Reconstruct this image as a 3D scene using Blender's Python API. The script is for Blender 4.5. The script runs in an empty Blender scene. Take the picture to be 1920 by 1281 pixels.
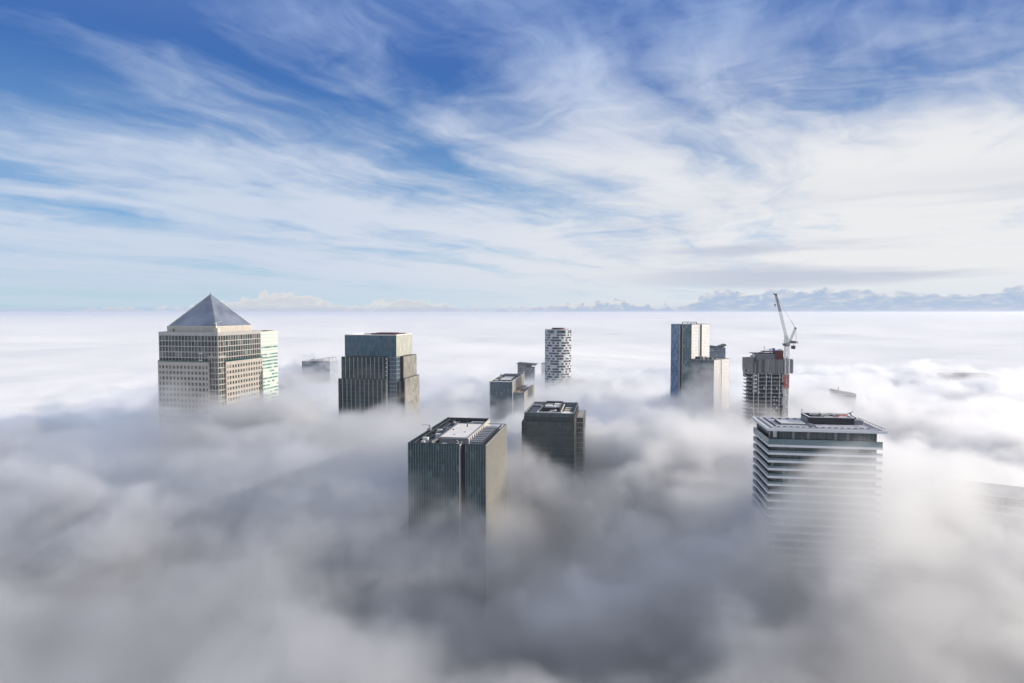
import bpy, bmesh, math, random
import numpy as np
from mathutils import Vector, Matrix
SC = bpy.context.scene
COL = SC.collection
R = math.radians

# ------------------------------------------------------------------ node maths helper
class NT:
    """tiny expression builder for a shader or geometry node tree"""
    def __init__(s, tree, geo=False):
        s.t = tree; s.geo = geo
    def n(s, typ, **kw):
        nd = s.t.nodes.new(typ)
        for k, v in kw.items(): setattr(nd, k, v)
        return nd
    def put(s, sock, v):
        if isinstance(v, bpy.types.NodeSocket): s.t.links.new(v, sock)
        elif v is not None:
            try: sock.default_value = v
            except Exception: sock.default_value = (v, v, v)
    def m(s, op, a, b=None, c=None, clamp=False):
        nd = s.n('ShaderNodeMath', operation=op, use_clamp=clamp)
        s.put(nd.inputs[0], a)
        if b is not None: s.put(nd.inputs[1], b)
        if c is not None: s.put(nd.inputs[2], c)
        return nd.outputs[0]
    def add(s, a, b): return s.m('ADD', a, b)
    def sub(s, a, b): return s.m('SUBTRACT', a, b)
    def mul(s, a, b): return s.m('MULTIPLY', a, b)
    def div(s, a, b): return s.m('DIVIDE', a, b)
    def vm(s, op, a, b=None, scale=None):
        nd = s.n('ShaderNodeVectorMath', operation=op)
        s.put(nd.inputs[0], a)
        if b is not None: s.put(nd.inputs[1], b)
        if scale is not None: s.put(nd.inputs['Scale'], scale)
        return nd.outputs['Value'] if op in ('LENGTH', 'DOT_PRODUCT') else nd.outputs[0]
    def xyz(s, v):
        nd = s.n('ShaderNodeSeparateXYZ'); s.put(nd.inputs[0], v); return nd.outputs
    def comb(s, x, y, z):
        nd = s.n('ShaderNodeCombineXYZ')
        for i, q in enumerate((x, y, z)): s.put(nd.inputs[i], q)
        return nd.outputs[0]
    def noise(s, vec, scale=1.0, detail=3.0, rough=0.5, lac=2.0, dist=0.0, color=False):
        nd = s.n('ShaderNodeTexNoise')
        s.put(nd.inputs['Vector'], vec); s.put(nd.inputs['Scale'], scale); s.put(nd.inputs['Detail'], detail)
        s.put(nd.inputs['Roughness'], rough); s.put(nd.inputs['Lacunarity'], lac); s.put(nd.inputs['Distortion'], dist)
        return nd.outputs['Color'] if color else nd.outputs[0]
    def ss(s, v, a, b, lo=0.0, hi=1.0):
        nd = s.n('ShaderNodeMapRange', interpolation_type='SMOOTHSTEP')
        s.put(nd.inputs[0], v); s.put(nd.inputs[1], a); s.put(nd.inputs[2], b); s.put(nd.inputs[3], lo); s.put(nd.inputs[4], hi)
        return nd.outputs[0]
    def lin(s, v, a, b, lo=0.0, hi=1.0):
        nd = s.n('ShaderNodeMapRange')
        s.put(nd.inputs[0], v); s.put(nd.inputs[1], a); s.put(nd.inputs[2], b); s.put(nd.inputs[3], lo); s.put(nd.inputs[4], hi)
        return nd.outputs[0]
    def mix(s, f, a, b):
        nd = s.n('ShaderNodeMix', data_type='RGBA')
        s.put(nd.inputs[0], f); s.put(nd.inputs[6], a); s.put(nd.inputs[7], b)
        return nd.outputs[2]

# ------------------------------------------------------------------ camera (photo 1920 px wide: focal 1220 px)
cam = bpy.data.cameras.new('camera'); cam_o = bpy.data.objects.new('camera', cam); COL.objects.link(cam_o)
cam.sensor_width = 36; cam.lens = 36 * 1220 / 1920; cam.clip_start = 1; cam.clip_end = 400000
CAMZ = 220.0
PITCH = math.atan(54.7 / 1220)
cam_o.location = (0, 0, CAMZ); cam_o.rotation_euler = (R(90) - PITCH, 0, 0)
SC.camera = cam_o

# ------------------------------------------------------------------ light
SUN_AZ, SUN_EL = R(90), R(17)
sl = bpy.data.lights.new('sun', 'SUN'); so = bpy.data.objects.new('sun', sl); COL.objects.link(so)
sl.energy = 5.0; sl.angle = R(0.53); sl.color = (1.0, 0.89, 0.75)
sd = Vector((math.sin(SUN_AZ) * math.cos(SUN_EL), math.cos(SUN_AZ) * math.cos(SUN_EL), math.sin(SUN_EL)))
so.rotation_euler = sd.to_track_quat('Z', 'Y').to_euler(); so.location = sd * 500

SC.view_settings.view_transform = 'Standard'; SC.view_settings.look = 'None'
SC.view_settings.exposure = 0.0; SC.view_settings.gamma = 1.0
SC.view_settings.use_curve_mapping = False
cy = SC.cycles
cy.volume_bounces = 4; cy.max_bounces = 10; cy.diffuse_bounces = 3; cy.glossy_bounces = 3; cy.transparent_max_bounces = 8
cy.use_denoising = True; cy.volume_step_rate = 2.0; cy.volume_max_steps = 512
cy.use_adaptive_sampling = True; cy.adaptive_threshold = 0.02
cy.sample_clamp_indirect = 8

# ------------------------------------------------------------------ sky: Nishita sky with cirrus and low cumulus
w = bpy.data.worlds.new('World'); SC.world = w; w.use_nodes = True
def build_sky():
    t = w.node_tree; t.nodes.clear(); g = NT(t)
    sky = g.n('ShaderNodeTexSky', sky_type='NISHITA', sun_disc=False, sun_elevation=SUN_EL, sun_rotation=SUN_AZ,
              altitude=200, air_density=1.0, dust_density=0.3, ozone_density=2.0)
    d = g.n('ShaderNodeTexCoord').outputs['Generated']
    x, y, z = g.xyz(d)
    zz = g.m('MAXIMUM', z, 0.0)
    el = g.mul(g.m('ARCSINE', z), 57.2958)          # elevation in degrees
    az = g.mul(g.m('ARCTAN2', x, y), 57.2958)       # azimuth in degrees, right positive
    # clear air: the Nishita sky, deepened overhead and paled to cyan by haze low down
    deep = g.mix(g.ss(el, 4, 24), (0.23, 0.44, 0.72, 1), (0.014, 0.105, 0.42, 1))
    skyc = g.mix(0.88, g.vm('MULTIPLY', sky.outputs[0], (0.085, 0.105, 0.125)), deep)
    skyc = g.mix(g.ss(el, 8.5, -0.5), skyc, g.mix(g.ss(az, -25, 25), (0.50, 0.68, 0.76, 1), (0.66, 0.76, 0.84, 1)))
    # cirrus layer on a curved shell, drawn out along the wind
    k = g.add(zz, 0.07)
    px, py = g.div(x, k), g.div(y, k)
    a = R(33)
    s_ = g.add(g.mul(px, math.sin(a)), g.mul(py, math.cos(a)))
    t_ = g.sub(g.mul(px, math.cos(a)), g.mul(py, math.sin(a)))
    P0 = g.comb(s_, t_, 0.0)
    warp = g.vm('SUBTRACT', g.noise(P0, 0.5, 4, 0.55, color=True), (0.5, 0.5, 0.5))
    P1 = g.vm('ADD', P0, g.vm('SCALE', warp, scale=1.15))
    q = g.xyz(P1)
    broad = g.noise(g.comb(g.mul(q[0], 0.30), g.mul(q[1], 0.85), 3.7), 1.0, 4, 0.5)
    streak = g.noise(g.comb(g.mul(q[0], 0.55), g.mul(q[1], 2.3), 9.1), 1.0, 6, 0.56, dist=0.2)
    wisp = g.noise(g.vm('ADD', P1, g.vm('SCALE', warp, scale=1.2)), 2.4, 6, 0.60, dist=0.4)
    cov = g.add(g.mul(g.sub(broad, 0.5), 1.25), g.mul(g.sub(streak, 0.5), 0.85))
    cov = g.add(cov, g.mul(g.sub(wisp, 0.5), 0.52))
    # where the layer is thick: to the right and low down, with clear holes upper left and upper middle
    bias = g.add(g.lin(az, -38, 24, -0.04, 0.17), g.ss(el, 4.5, 25, 0.33, -0.07))
    def blob(ca, ce, ra, re, amp):
        dx = g.div(g.sub(az, ca), ra); dy = g.div(g.sub(el, ce), re)
        rr = g.add(g.mul(dx, dx), g.mul(dy, dy))
        return g.mul(g.m('EXPONENT', g.mul(rr, -1.0)), amp)
    for bl in ((-36, 20, 8, 5, -0.13), (-6, 19, 7, 4, -0.13), (-20, 16.5, 12, 2.0, -0.06), (-2, 14.5, 4, 2.0, -0.22), (-24, 12.5, 16, 1.5, 0.10), (24, 21, 12, 5, 0.06), (-20, 22, 10, 4, 0.22), (-30, 15, 9, 2, 0.08), (-4, 15.5, 3, 1.2, 0.12), (4, 21, 6, 5, 0.10),
               (8, 12, 9, 2.0, -0.02), (8, 11.4, 7, 1.0, -0.12), (-18, 10.4, 14, 0.9, -0.13), (1, 8.0, 7, 0.8, -0.12), (36, 9, 12, 5, 0.14)):
        bias = g.add(bias, blob(*bl))
    aaz = g.m('ABSOLUTE', az)
    bias = g.add(bias, g.add(g.ss(aaz, 50, 100, 0, 0.30), g.ss(el, 30, 45, 0, 0.30)))     # unseen cloud added overhead and behind, to whiten the light on the fog
    cov = g.add(cov, bias)
    cm = g.ss(cov, -0.165, 0.50)
    cm = g.mul(cm, g.ss(el, -0.3, 4.0, 0.42, 0.97))
    cm = g.m('MAXIMUM', cm, g.mul(g.ss(el, 18, 26), 0.22))
    white = g.mix(g.ss(az, -32, 30), (0.60, 0.68, 0.82, 1), (0.86, 0.86, 0.87, 1))
    white = g.mix(g.mul(g.ss(el, 11, 25), g.ss(el, 45, 30)), white, (0.40, 0.53, 0.80, 1))
    shade = g.noise(g.comb(g.mul(az, 0.035), g.mul(el, 0.42), 1.3), 1.0, 4, 0.5)
    grey = g.mul(g.ss(shade, 0.42, 0.62), g.mul(g.ss(el, 12, 5), g.ss(az, 2, 22)))
    white = g.mix(g.mul(grey, 0.8), white, (0.50, 0.54, 0.66, 1))
    cl = g.mix(cm, skyc, white)
    # low cumulus on the far horizon
    lump = g.noise(g.comb(g.mul(az, 0.95), g.mul(el, 1.5), 5.0), 1.0, 7, 0.6)
    env = g.noise(g.comb(g.mul(az, 0.13), 2.2, 0.0), 1.0, 1, 0.5)
    env = g.add(g.lin(env, 0.35, 0.65, 0.2, 1.0), g.ss(az, 13, 19, 0.0, 1.15))
    env = g.add(env, blob(-35, 0.5, 6, 3, -0.8)); env = g.add(env, blob(-9, 0.5, 5, 3, 0.35)); env = g.add(env, blob(5, 0.5, 5, 3, 0.3)); env = g.add(env, blob(18, 0.5, 2.6, 3, 0.55)); env = g.add(env, blob(-20, 0.5, 5, 3, 0.9))
    hgt = g.sub(g.add(env, g.mul(g.sub(lump, 0.5), 2.6)), el)
    cum = g.mul(g.ss(hgt, 0.0, 0.24), g.ss(el, -0.4, 0.15))
    rim = g.mul(g.ss(hgt, 0.55, 0.05), g.ss(az, 24, 14, 0.55, 1.0))
    body = g.mix(g.ss(az, -15, 12), (0.66, 0.66, 0.70, 1), (0.36, 0.48, 0.68, 1))
    puff = g.noise(g.comb(g.mul(az, 0.7), g.mul(el, 2.6), 8.0), 1.0, 5, 0.6)
    body = g.mix(g.mul(g.ss(puff, 0.42, 0.68), 0.55), body, (0.74, 0.74, 0.78, 1))
    cc = g.mix(rim, body, (0.84, 0.80, 0.77, 1))
    cl = g.mix(g.mul(cum, 0.8), cl, cc)
    # thin blue band right on the horizon
    cl = g.mix(g.mul(g.ss(el, 0.6, 0.1), 0.45), cl, (0.40, 0.49, 0.68, 1))
    bg = g.n('ShaderNodeBackground'); g.put(bg.inputs[0], cl); bg.inputs[1].default_value = 1.0
    out = g.n('ShaderNodeOutputWorld'); t.links.new(bg.outputs[0], out.inputs[0])
build_sky()

# ------------------------------------------------------------------ materials
def mat(name, base=(0.5, 0.5, 0.5), rough=0.6, metal=0.0, spec=0.5):
    m = bpy.data.materials.new(name); m.use_nodes = True
    b = m.node_tree.nodes['Principled BSDF']
    b.inputs['Base Color'].default_value = (*base, 1); b.inputs['Roughness'].default_value = rough
    b.inputs['Metallic'].default_value = metal; b.inputs['Specular IOR Level'].default_value = spec
    return m

# ------------------------------------------------------------------ fog
rng = np.random.default_rng(7)
def vnoise(X, Y, scale, seed, octaves=4, rough=0.5):
    """value noise with smooth interpolation on world coordinates"""
    r = np.random.default_rng(seed); out = np.zeros_like(X); amp = 1.0; tot = 0
    for o in range(octaves):
        tb = r.random((256, 256)); ox, oy = r.random(2) * 100
        U = X / scale + ox; V = Y / scale + oy
        i = np.floor(U).astype(int); j = np.floor(V).astype(int); fu = U - i; fv = V - j
        fu = fu ** 3 * (fu * (fu * 6 - 15) + 10); fv = fv ** 3 * (fv * (fv * 6 - 15) + 10)
        g = lambda a, b: tb[a % 256, b % 256]
        v = g(i, j) * (1 - fu) * (1 - fv) + g(i + 1, j) * fu * (1 - fv) + g(i, j + 1) * (1 - fu) * fv + g(i + 1, j + 1) * fu * fv
        out += amp * (v - 0.5) * 2; tot += amp; amp *= rough; scale /= 2.03
    return out / tot

# hills and hollows of the fog: x, y, radius, height
FOG_Z = 114.0
LUMPS = [            # top of the fog
    (-165, 560, 80, 18), (-130, 440, 80, 12), (-215, 430, 60, 6), (122, 440, 80, 20), (150, 540, 90, 8), (215, 690, 55, 12), (-130, 630, 50, 5), (-290, 580, 75, 27),
    (150, 225, 60, 10), (285, 375, 100, 26), (660, 930, 170, 10), (-60, 640, 60, 4),
    (-10, 290, 50, -26), (40, 420, 45, -10), (55, 245, 60, -28), (-70, 240, 70, -12), (-200, 330, 60, -8), (-360, 460, 120, -8), (430, 700, 150, 3),
]
PLUMES = [           # thin wisps that climb the towers above the general top
    (170, 297, 36, 48), (310, 335, 60, 17), (402, 772, 45, 15), (370, 720, 45, 14), (-300, 975, 65, 34), (199, 678, 24, 46), (222, 668, 16, 18), (-28, 332, 28, 13), (30, 436, 16, 10), (-90, 470, 40, 8),
]
HOLLOWS = [          # where the dense body lies deep and one looks down through thin fog
    (-15, 350, 75, 70), (48, 465, 60, 60), (160, 325, 70, 60), (30, 280, 90, 60), (270, 380, 90, 45), (-300, 470, 110, 16),
]
def gauss(X, Y, L):
    h = np.zeros_like(X)
    for x, y, r, a in L: h += a * np.exp(-((X - x) ** 2 + (Y - y) ** 2) / (r * r))
    return h
def sstep(v, a, b):
    t = np.clip((v - a) / (b - a), 0, 1); return t * t * (3 - 2 * t)
def top_h(X, Y):
    D = np.hypot(X, Y)
    near = np.clip((1700 - D) / 900, 0, 1)
    h = FOG_Z + gauss(X, Y, LUMPS) + near * (8 * vnoise(X, Y, 130, 3, 3, 0.45) + 10 * vnoise(X * 0.6, Y, 420, 5, 2, 0.5) * sstep(Y, 600, 900))
    h -= near * 26 * sstep(X, 160, 430) * sstep(Y, 700, 450)
    far = 1 - near
    h += far * (42 * vnoise(X * 0.6, Y, 800, 11, 4, 0.5) + 6.0 * vnoise(X * 0.5, Y, 180, 12, 3, 0.5)) * np.clip(9000 / (D + 1), 0.25, 1)
    return h
def core_h(X, Y):
    D = np.hypot(X, Y)
    deep = 20 + 28 * sstep(D, 760, 520) + gauss(X, Y, HOLLOWS) + 150 * sstep(Y, 400, 270) * sstep(D, 1200, 600)
    return top_h(X, Y) - deep * sstep(D, 1250, 950)

def grid_mesh(name, xs, ys, hf):
    X, Y = np.meshgrid(xs, ys); Z = hf(X, Y)
    v = np.stack([X, Y, Z], -1).reshape(-1, 3); nx, ny = len(xs), len(ys)
    idx = np.arange(nx * ny).reshape(ny, nx)
    f = np.stack([idx[:-1, :-1], idx[:-1, 1:], idx[1:, 1:], idx[1:, :-1]], -1).reshape(-1, 4)
    me = bpy.data.meshes.new(name)
    me.vertices.add(len(v)); me.vertices.foreach_set('co', v.astype(np.float32).ravel())
    me.loops.add(f.size); me.loops.foreach_set('vertex_index', f.astype(np.int32).ravel())
    me.polygons.add(len(f)); me.polygons.foreach_set('loop_start', np.arange(0, f.size, 4, dtype=np.int32))
    me.polygons.foreach_set('loop_total', np.full(len(f), 4, np.int32))
    me.polygons.foreach_set('use_smooth', np.ones(len(f), bool))
    me.update(calc_edges=True); me.validate()
    return me

def build_fog():
    # the dense body of the fog: one sheet out to the horizon, fine near, coarse far
    near = np.arange(-760, 761, 6.0)
    grow = [760.0]; st = 7.0
    while grow[-1] < 90000: st *= 1.045; grow.append(grow[-1] + st)
    far = np.minimum(np.array(grow[1:]), 90000.0)
    xs = np.concatenate([-far[::-1], near, far])
    ys_n = np.arange(-400, 1400, 6.0); g2 = [ys_n[-1]]; st = 6.5
    while g2[-1] < 120000: st *= 1.03; g2.append(g2[-1] + st)
    ys = np.concatenate([ys_n, np.minimum(np.array(g2[1:]), 120000.0)])
    me = grid_mesh('fog_sea', xs, ys, core_h)
    m = bpy.data.materials.new('dense_fog'); m.use_nodes = True
    b = m.node_tree.nodes['Principled BSDF']
    b.inputs['Base Color'].default_value = (0.83, 0.825, 0.82, 1); b.inputs['Roughness'].default_value = 1.0
    b.inputs['Specular IOR Level'].default_value = 0.0
    me.materials.append(m)
    o = bpy.data.objects.new('fog_sea', me); COL.objects.link(o)
    o['kind'] = 'stuff'; o['label'] = 'sea of dense white fog spreading to the horizon around the towers'
    # drifting fog above the dense body: density grid made with geometry nodes
    x0, x1, y0, y1, st = -560, 768, 60, 1200, 8.0
    xs = np.arange(x0, x1 + 1, st); ys = np.arange(y0, y1 + 1, st)
    me = grid_mesh('drifting_fog', xs, ys, lambda X, Y: top_h(X, Y) + gauss(X, Y, PLUMES))
    X, Y = np.meshgrid(xs, ys)
    edge = np.clip(np.minimum.reduce([X - x0, x1 - X, Y - y0, y1 - Y]) / 80, 0, 1)
    body = 0.054 * np.exp(1.2 * vnoise(X, Y, 95, 21, 3, 0.5))
    body *= 1 - 0.45 * sstep(Y, 420, 260)
    body *= 1 - 0.15 * np.exp(-((X - 162) ** 2 + (Y - 295) ** 2) / 45 ** 2)
    body *= 1 - 0.55 * np.exp(-((X - 50) ** 2 + (Y - 440) ** 2) / 36 ** 2)
    body *= 1 - 0.45 * np.exp(-((X - 262) ** 2 + (Y - 362) ** 2) / 55 ** 2)
    for n_, A in (('body', body), ('edge', edge)):
        at = me.attributes.new(n_, 'FLOAT', 'POINT'); at.data.foreach_set('value', A.astype(np.float32).ravel())
    o2 = bpy.data.objects.new('drifting_fog', me); COL.objects.link(o2)
    o2['kind'] = 'stuff'; o2['label'] = 'soft wisps of drifting fog lapping at the towers'
    vm = bpy.data.materials.new('fog_volume'); vm.use_nodes = True
    t = vm.node_tree; t.nodes.clear()
    pv = t.nodes.new('ShaderNodeVolumePrincipled'); ou = t.nodes.new('ShaderNodeOutputMaterial')
    pv.inputs['Color'].default_value = (0.985, 0.988, 0.995, 1); pv.inputs['Anisotropy'].default_value = 0.52
    pv.inputs['Density'].default_value = 1.0
    t.links.new(pv.outputs[0], ou.inputs['Volume'])
    ng = bpy.data.node_groups.new('fog_density', 'GeometryNodeTree')
    ng.interface.new_socket('Geometry', in_out='INPUT', socket_type='NodeSocketGeometry')
    ng.interface.new_socket('Geometry', in_out='OUTPUT', socket_type='NodeSocketGeometry')
    g = NT(ng, True)
    gi = g.n('NodeGroupInput'); go = g.n('NodeGroupOutput')
    pos = g.n('GeometryNodeInputPosition').outputs[0]
    x, y, z = g.xyz(pos)
    nx = len(xs)
    ix = g.m('ROUND', g.div(g.sub(x, x0), st)); iy = g.m('ROUND', g.div(g.sub(y, y0), st))
    index = g.add(g.mul(iy, nx), ix)
    def sample(name=None):
        si = g.n('GeometryNodeSampleIndex', data_type='FLOAT', domain='POINT', clamp=True)
        ng.links.new(gi.outputs[0], si.inputs['Geometry'])
        if name:
            na = g.n('GeometryNodeInputNamedAttribute', data_type='FLOAT'); na.inputs[0].default_value = name
            ng.links.new(na.outputs[0], si.inputs['Value'])
        else:
            p = g.n('GeometryNodeInputPosition').outputs[0]; ng.links.new(g.xyz(p)[2], si.inputs['Value'])
        ng.links.new(index, si.inputs['Index'])
        return si.outputs[0]
    tz = sample(); bd = sample('body'); ed = sample('edge')
    wv = g.vm('SUBTRACT', g.noise(g.vm('MULTIPLY', pos, (1, 1, 1.4)), 0.012, 2, 0.5, color=True), (0.5, 0.5, 0.5))
    p2 = g.vm('ADD', pos, g.vm('SCALE', wv, scale=85.0))
    n3 = g.noise(g.vm('MULTIPLY', p2, (1, 1, 1.5)), 0.015, 7, 0.68, dist=0.3)
    dep = g.add(g.sub(tz, z), g.mul(g.sub(n3, 0.5), 135.0))      # metres below the ragged top
    den = g.add(g.mul(g.ss(dep, -1.0, 8.0), 0.7), g.mul(g.ss(dep, 6.0, 40.0), 0.4))
    den = g.add(den, g.mul(g.ss(dep, 25.0, 60.0), 0.5))
    n4 = g.noise(p2, 0.021, 4, 0.6)
    den = g.mul(den, g.ss(n4, 0.36, 0.64, 0.25, 1.75))
    den = g.mul(g.mul(den, bd), ed)
    vc = g.n('GeometryNodeVolumeCube')
    ng.links.new(den, vc.inputs['Density'])
    vc.inputs['Background'].default_value = 0.0
    lo, hi = (x0, y0, 0), (x1, y1, 165)
    vc.inputs['Min'].default_value = lo; vc.inputs['Max'].default_value = hi
    vc.inputs['Resolution X'].default_value = int((x1 - x0) / 4.2); vc.inputs['Resolution Y'].default_value = int((y1 - y0) / 4.2)
    vc.inputs['Resolution Z'].default_value = int((hi[2] - lo[2]) / 3.4)
    sm = g.n('GeometryNodeSetMaterial'); sm.inputs['Material'].default_value = vm
    ng.links.new(vc.outputs[0], sm.inputs[0]); ng.links.new(sm.outputs[0], go.inputs[0])
    md = o2.modifiers.new('fog_density', 'NODES'); md.node_group = ng
    me.materials.append(vm)
build_fog()
me = grid_mesh('ground', np.array([-90000., -2000, 2000, 90000]), np.array([-3000., 2000, 120000]), lambda X, Y: X * 0)
me.materials.append(mat('asphalt', (0.05, 0.052, 0.055), 0.9)); gr = bpy.data.objects.new('ground', me); COL.objects.link(gr); gr['kind'] = 'structure'

# ------------------------------------------------------------------ mesh builder
class MB:
    def __init__(s): s.v = []; s.f = []; s.mi = []
    def poly(s, vs, fs, m=0):
        b = len(s.v); s.v += [tuple(p) for p in vs]
        for f in fs: s.f.append([b + i for i in f]); s.mi.append(m)
    def hexa(s, c, m=0):
        s.poly(c, [(0, 3, 2, 1), (4, 5, 6, 7), (0, 1, 5, 4), (1, 2, 6, 5), (2, 3, 7, 6), (3, 0, 4, 7)], m)
    def box(s, x0, x1, y0, y1, z0, z1, m=0):
        s.hexa([(x0, y0, z0), (x1, y0, z0), (x1, y1, z0), (x0, y1, z0), (x0, y0, z1), (x1, y0, z1), (x1, y1, z1), (x0, y1, z1)], m)
    def obox(s, o, ax, out, a0, a1, b0, b1, z0, z1, m=0):
        """box along a facade: AX along the wall, OUT away from it"""
        q = lambda a, b, z: (o[0] + ax[0] * a + out[0] * b, o[1] + ax[1] * a + out[1] * b, z)
        c = [q(a0, b1, z0), q(a1, b1, z0), q(a1, b0, z0), q(a0, b0, z0), q(a0, b1, z1), q(a1, b1, z1), q(a1, b0, z1), q(a0, b0, z1)]
        s.hexa(c, m)
    def bar(s, p, q, r, m=0, r2=None):
        p, q = Vector(p), Vector(q); d = (q - p).normalized(); r2 = r if r2 is None else r2
        a = d.orthogonal().normalized() if abs(d.z) > 0.99 else d.cross(Vector((0, 0, 1))).normalized()
        b = d.cross(a)
        c = [p + a * i * r + b * j * r for i, j in ((-1, -1), (1, -1), (1, 1), (-1, 1))] + [q + a * i * r2 + b * j * r2 for i, j in ((-1, -1), (1, -1), (1, 1), (-1, 1))]
        s.hexa(c, m)
    def cyl(s, x, y, z0, z1, r, n=20, m=0, r2=None):
        r2 = r if r2 is None else r2
        vs = [(x + r * math.cos(2 * math.pi * i / n), y + r * math.sin(2 * math.pi * i / n), z0) for i in range(n)] + \
             [(x + r2 * math.cos(2 * math.pi * i / n), y + r2 * math.sin(2 * math.pi * i / n), z1) for i in range(n)]
        s.poly(vs, [tuple(range(n))[::-1], tuple(range(n, 2 * n))] + [(i, (i + 1) % n, n + (i + 1) % n, n + i) for i in range(n)], m)
    def frame(s, x0, x1, y0, y1, z0, z1, w, m=0):
        """four walls round a rectangle, butted"""
        s.box(x0, x1, y0, y0 + w, z0, z1, m); s.box(x0, x1, y1 - w, y1, z0, z1, m)
        s.box(x0, x0 + w, y0 + w, y1 - w, z0, z1, m); s.box(x1 - w, x1, y0 + w, y1 - w, z0, z1, m)
    def mesh(s, name, mats):
        me = bpy.data.meshes.new(name); me.from_pydata(s.v, [], s.f); me.polygons.foreach_set('material_index', s.mi)
        for m in (mats if isinstance(mats, (list, tuple)) else [mats]): me.materials.append(m)
        bm = bmesh.new(); bm.from_mesh(me); bmesh.ops.recalc_face_normals(bm, faces=bm.faces); bm.to_mesh(me); bm.free()
        me.update(); return me
    def build(s, name, mats, parent=None):
        o = bpy.data.objects.new(name, s.mesh(name, mats)); COL.objects.link(o); o.parent = parent; return o
def thing(name, label, cat, x, y, z=0.0, deg=0.0, group=None):
    o = bpy.data.objects.new(name, None); COL.objects.link(o); o.location = (x, y, z); o.rotation_euler = (0, 0, -R(deg))
    o.empty_display_size = 5; o['label'] = label; o['category'] = cat
    if group: o['group'] = group
    return o
def part(name, fn, mats, parent):
    b = MB(); fn(b); return b.build(name, mats, parent)

# ------------------------------------------------------------------ building materials
def tinted(name, base, rough=0.6, metal=0.0, spec=0.5, var=0.18, scale=0.25):
    """plain material with a soft, uneven wear over the surface"""
    m = mat(name, base, rough, metal, spec); t = m.node_tree; g = NT(t)
    b = t.nodes['Principled BSDF']; oc = g.n('ShaderNodeTexCoord').outputs['Object']
    n = g.noise(oc, scale, 5, 0.6)
    k = g.lin(n, 0.3, 0.7, 1 - var, 1 + var)
    g.put(b.inputs['Base Color'], g.vm('SCALE', base, scale=k))
    g.put(b.inputs['Roughness'], g.lin(n, 0.3, 0.7, max(rough - 0.08, 0.03), min(rough + 0.08, 1)))
    return m
def panes(name, base, alt, blind, bay, floor, p_alt=0.35, p_blind=0.08, rough=0.12, spec=0.7, metal=0.0, z0=0.0, off=0.0, jit=0.26):
    """glazing whose panes differ: some darker, some with pale blinds drawn"""
    m = mat(name, base, rough, metal, spec); t = m.node_tree; g = NT(t); b = t.nodes['Principled BSDF']
    x, y, z = g.xyz(g.n('ShaderNodeTexCoord').outputs['Object'])
    ix = g.m('FLOOR', g.div(g.add(g.add(x, y), 500.0 + off), bay)); iz = g.m('FLOOR', g.div(g.add(z, 500.0 - z0), floor))
    wn = g.n('ShaderNodeTexWhiteNoise', noise_dimensions='3D'); g.put(wn.inputs['Vector'], g.comb(ix, iz, 0.5))
    r = wn.outputs['Value']; rx, ry, rz = g.xyz(wn.outputs['Color'])
    row = g.n('ShaderNodeTexWhiteNoise', noise_dimensions='1D'); g.put(row.inputs['W'], iz)
    c = g.mix(g.m('LESS_THAN', r, p_alt), (*base, 1), (*alt, 1))
    c = g.vm('SCALE', c, scale=g.lin(ry, 0, 1, 1 - jit, 1 + jit))
    fl = g.n('ShaderNodeMath', operation='MULTIPLY'); g.put(fl.inputs[0], row.outputs['Value']); fl.inputs[1].default_value = 2 * p_blind
    c = g.mix(g.mul(g.m('LESS_THAN', rz, fl.outputs[0]), 0.85), c, (*blind, 1))
    g.put(b.inputs['Base Color'], c)
    g.put(b.inputs['Roughness'], g.lin(rx, 0, 1, rough * 0.6, rough * 1.5))
    bp = g.n('ShaderNodeBump'); bp.inputs['Strength'].default_value = 0.05; bp.inputs['Distance'].default_value = 1.0
    g.put(bp.inputs['Height'], g.noise(g.n('ShaderNodeTexCoord').outputs['Object'], 0.35, 2)); t.links.new(bp.outputs[0], b.inputs['Normal'])
    return m
M = dict(
    steel=tinted('brushed_steel', (0.40, 0.385, 0.365), 0.42, 0.25, 0.5, 0.10),
    white=tinted('white_metal', (0.74, 0.73, 0.70), 0.5, 0, 0.5, 0.08),
    stone=tinted('pale_stone', (0.52, 0.485, 0.43), 0.7, 0, 0.4, 0.12),
    concrete=tinted('concrete', (0.34, 0.335, 0.33), 0.85, 0, 0.3, 0.2),
    dark=tinted('dark_metal', (0.035, 0.037, 0.045), 0.55, 0, 0.5, 0.25),
    black=tinted('black_cladding', (0.012, 0.013, 0.018), 0.5, 0, 0.5, 0.25),
    deck=tinted('roof_deck', (0.16, 0.16, 0.17), 0.9, 0, 0.3, 0.3, 0.4),
    paledeck=tinted('white_roof_membrane', (0.72, 0.69, 0.66), 0.8, 0, 0.3, 0.10, 0.15),
    grey=tinted('grey_metal', (0.22, 0.225, 0.24), 0.5, 0.2, 0.5, 0.2, 0.5),
    brown=tinted('brown_deck', (0.26, 0.19, 0.12), 0.8, 0, 0.3, 0.35, 0.4),
    interior=mat('dark_interior', (0.02, 0.022, 0.026), 0.5),
    red=tinted('red_paint', (0.46, 0.15, 0.14), 0.5, 0, 0.5, 0.2),
    oxide=tinted('oxide_red_formwork', (0.10, 0.022, 0.025), 0.7, 0, 0.4, 0.3),
    blue=tinted('blue_paint', (0.05, 0.16, 0.42), 0.5),
)
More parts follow.
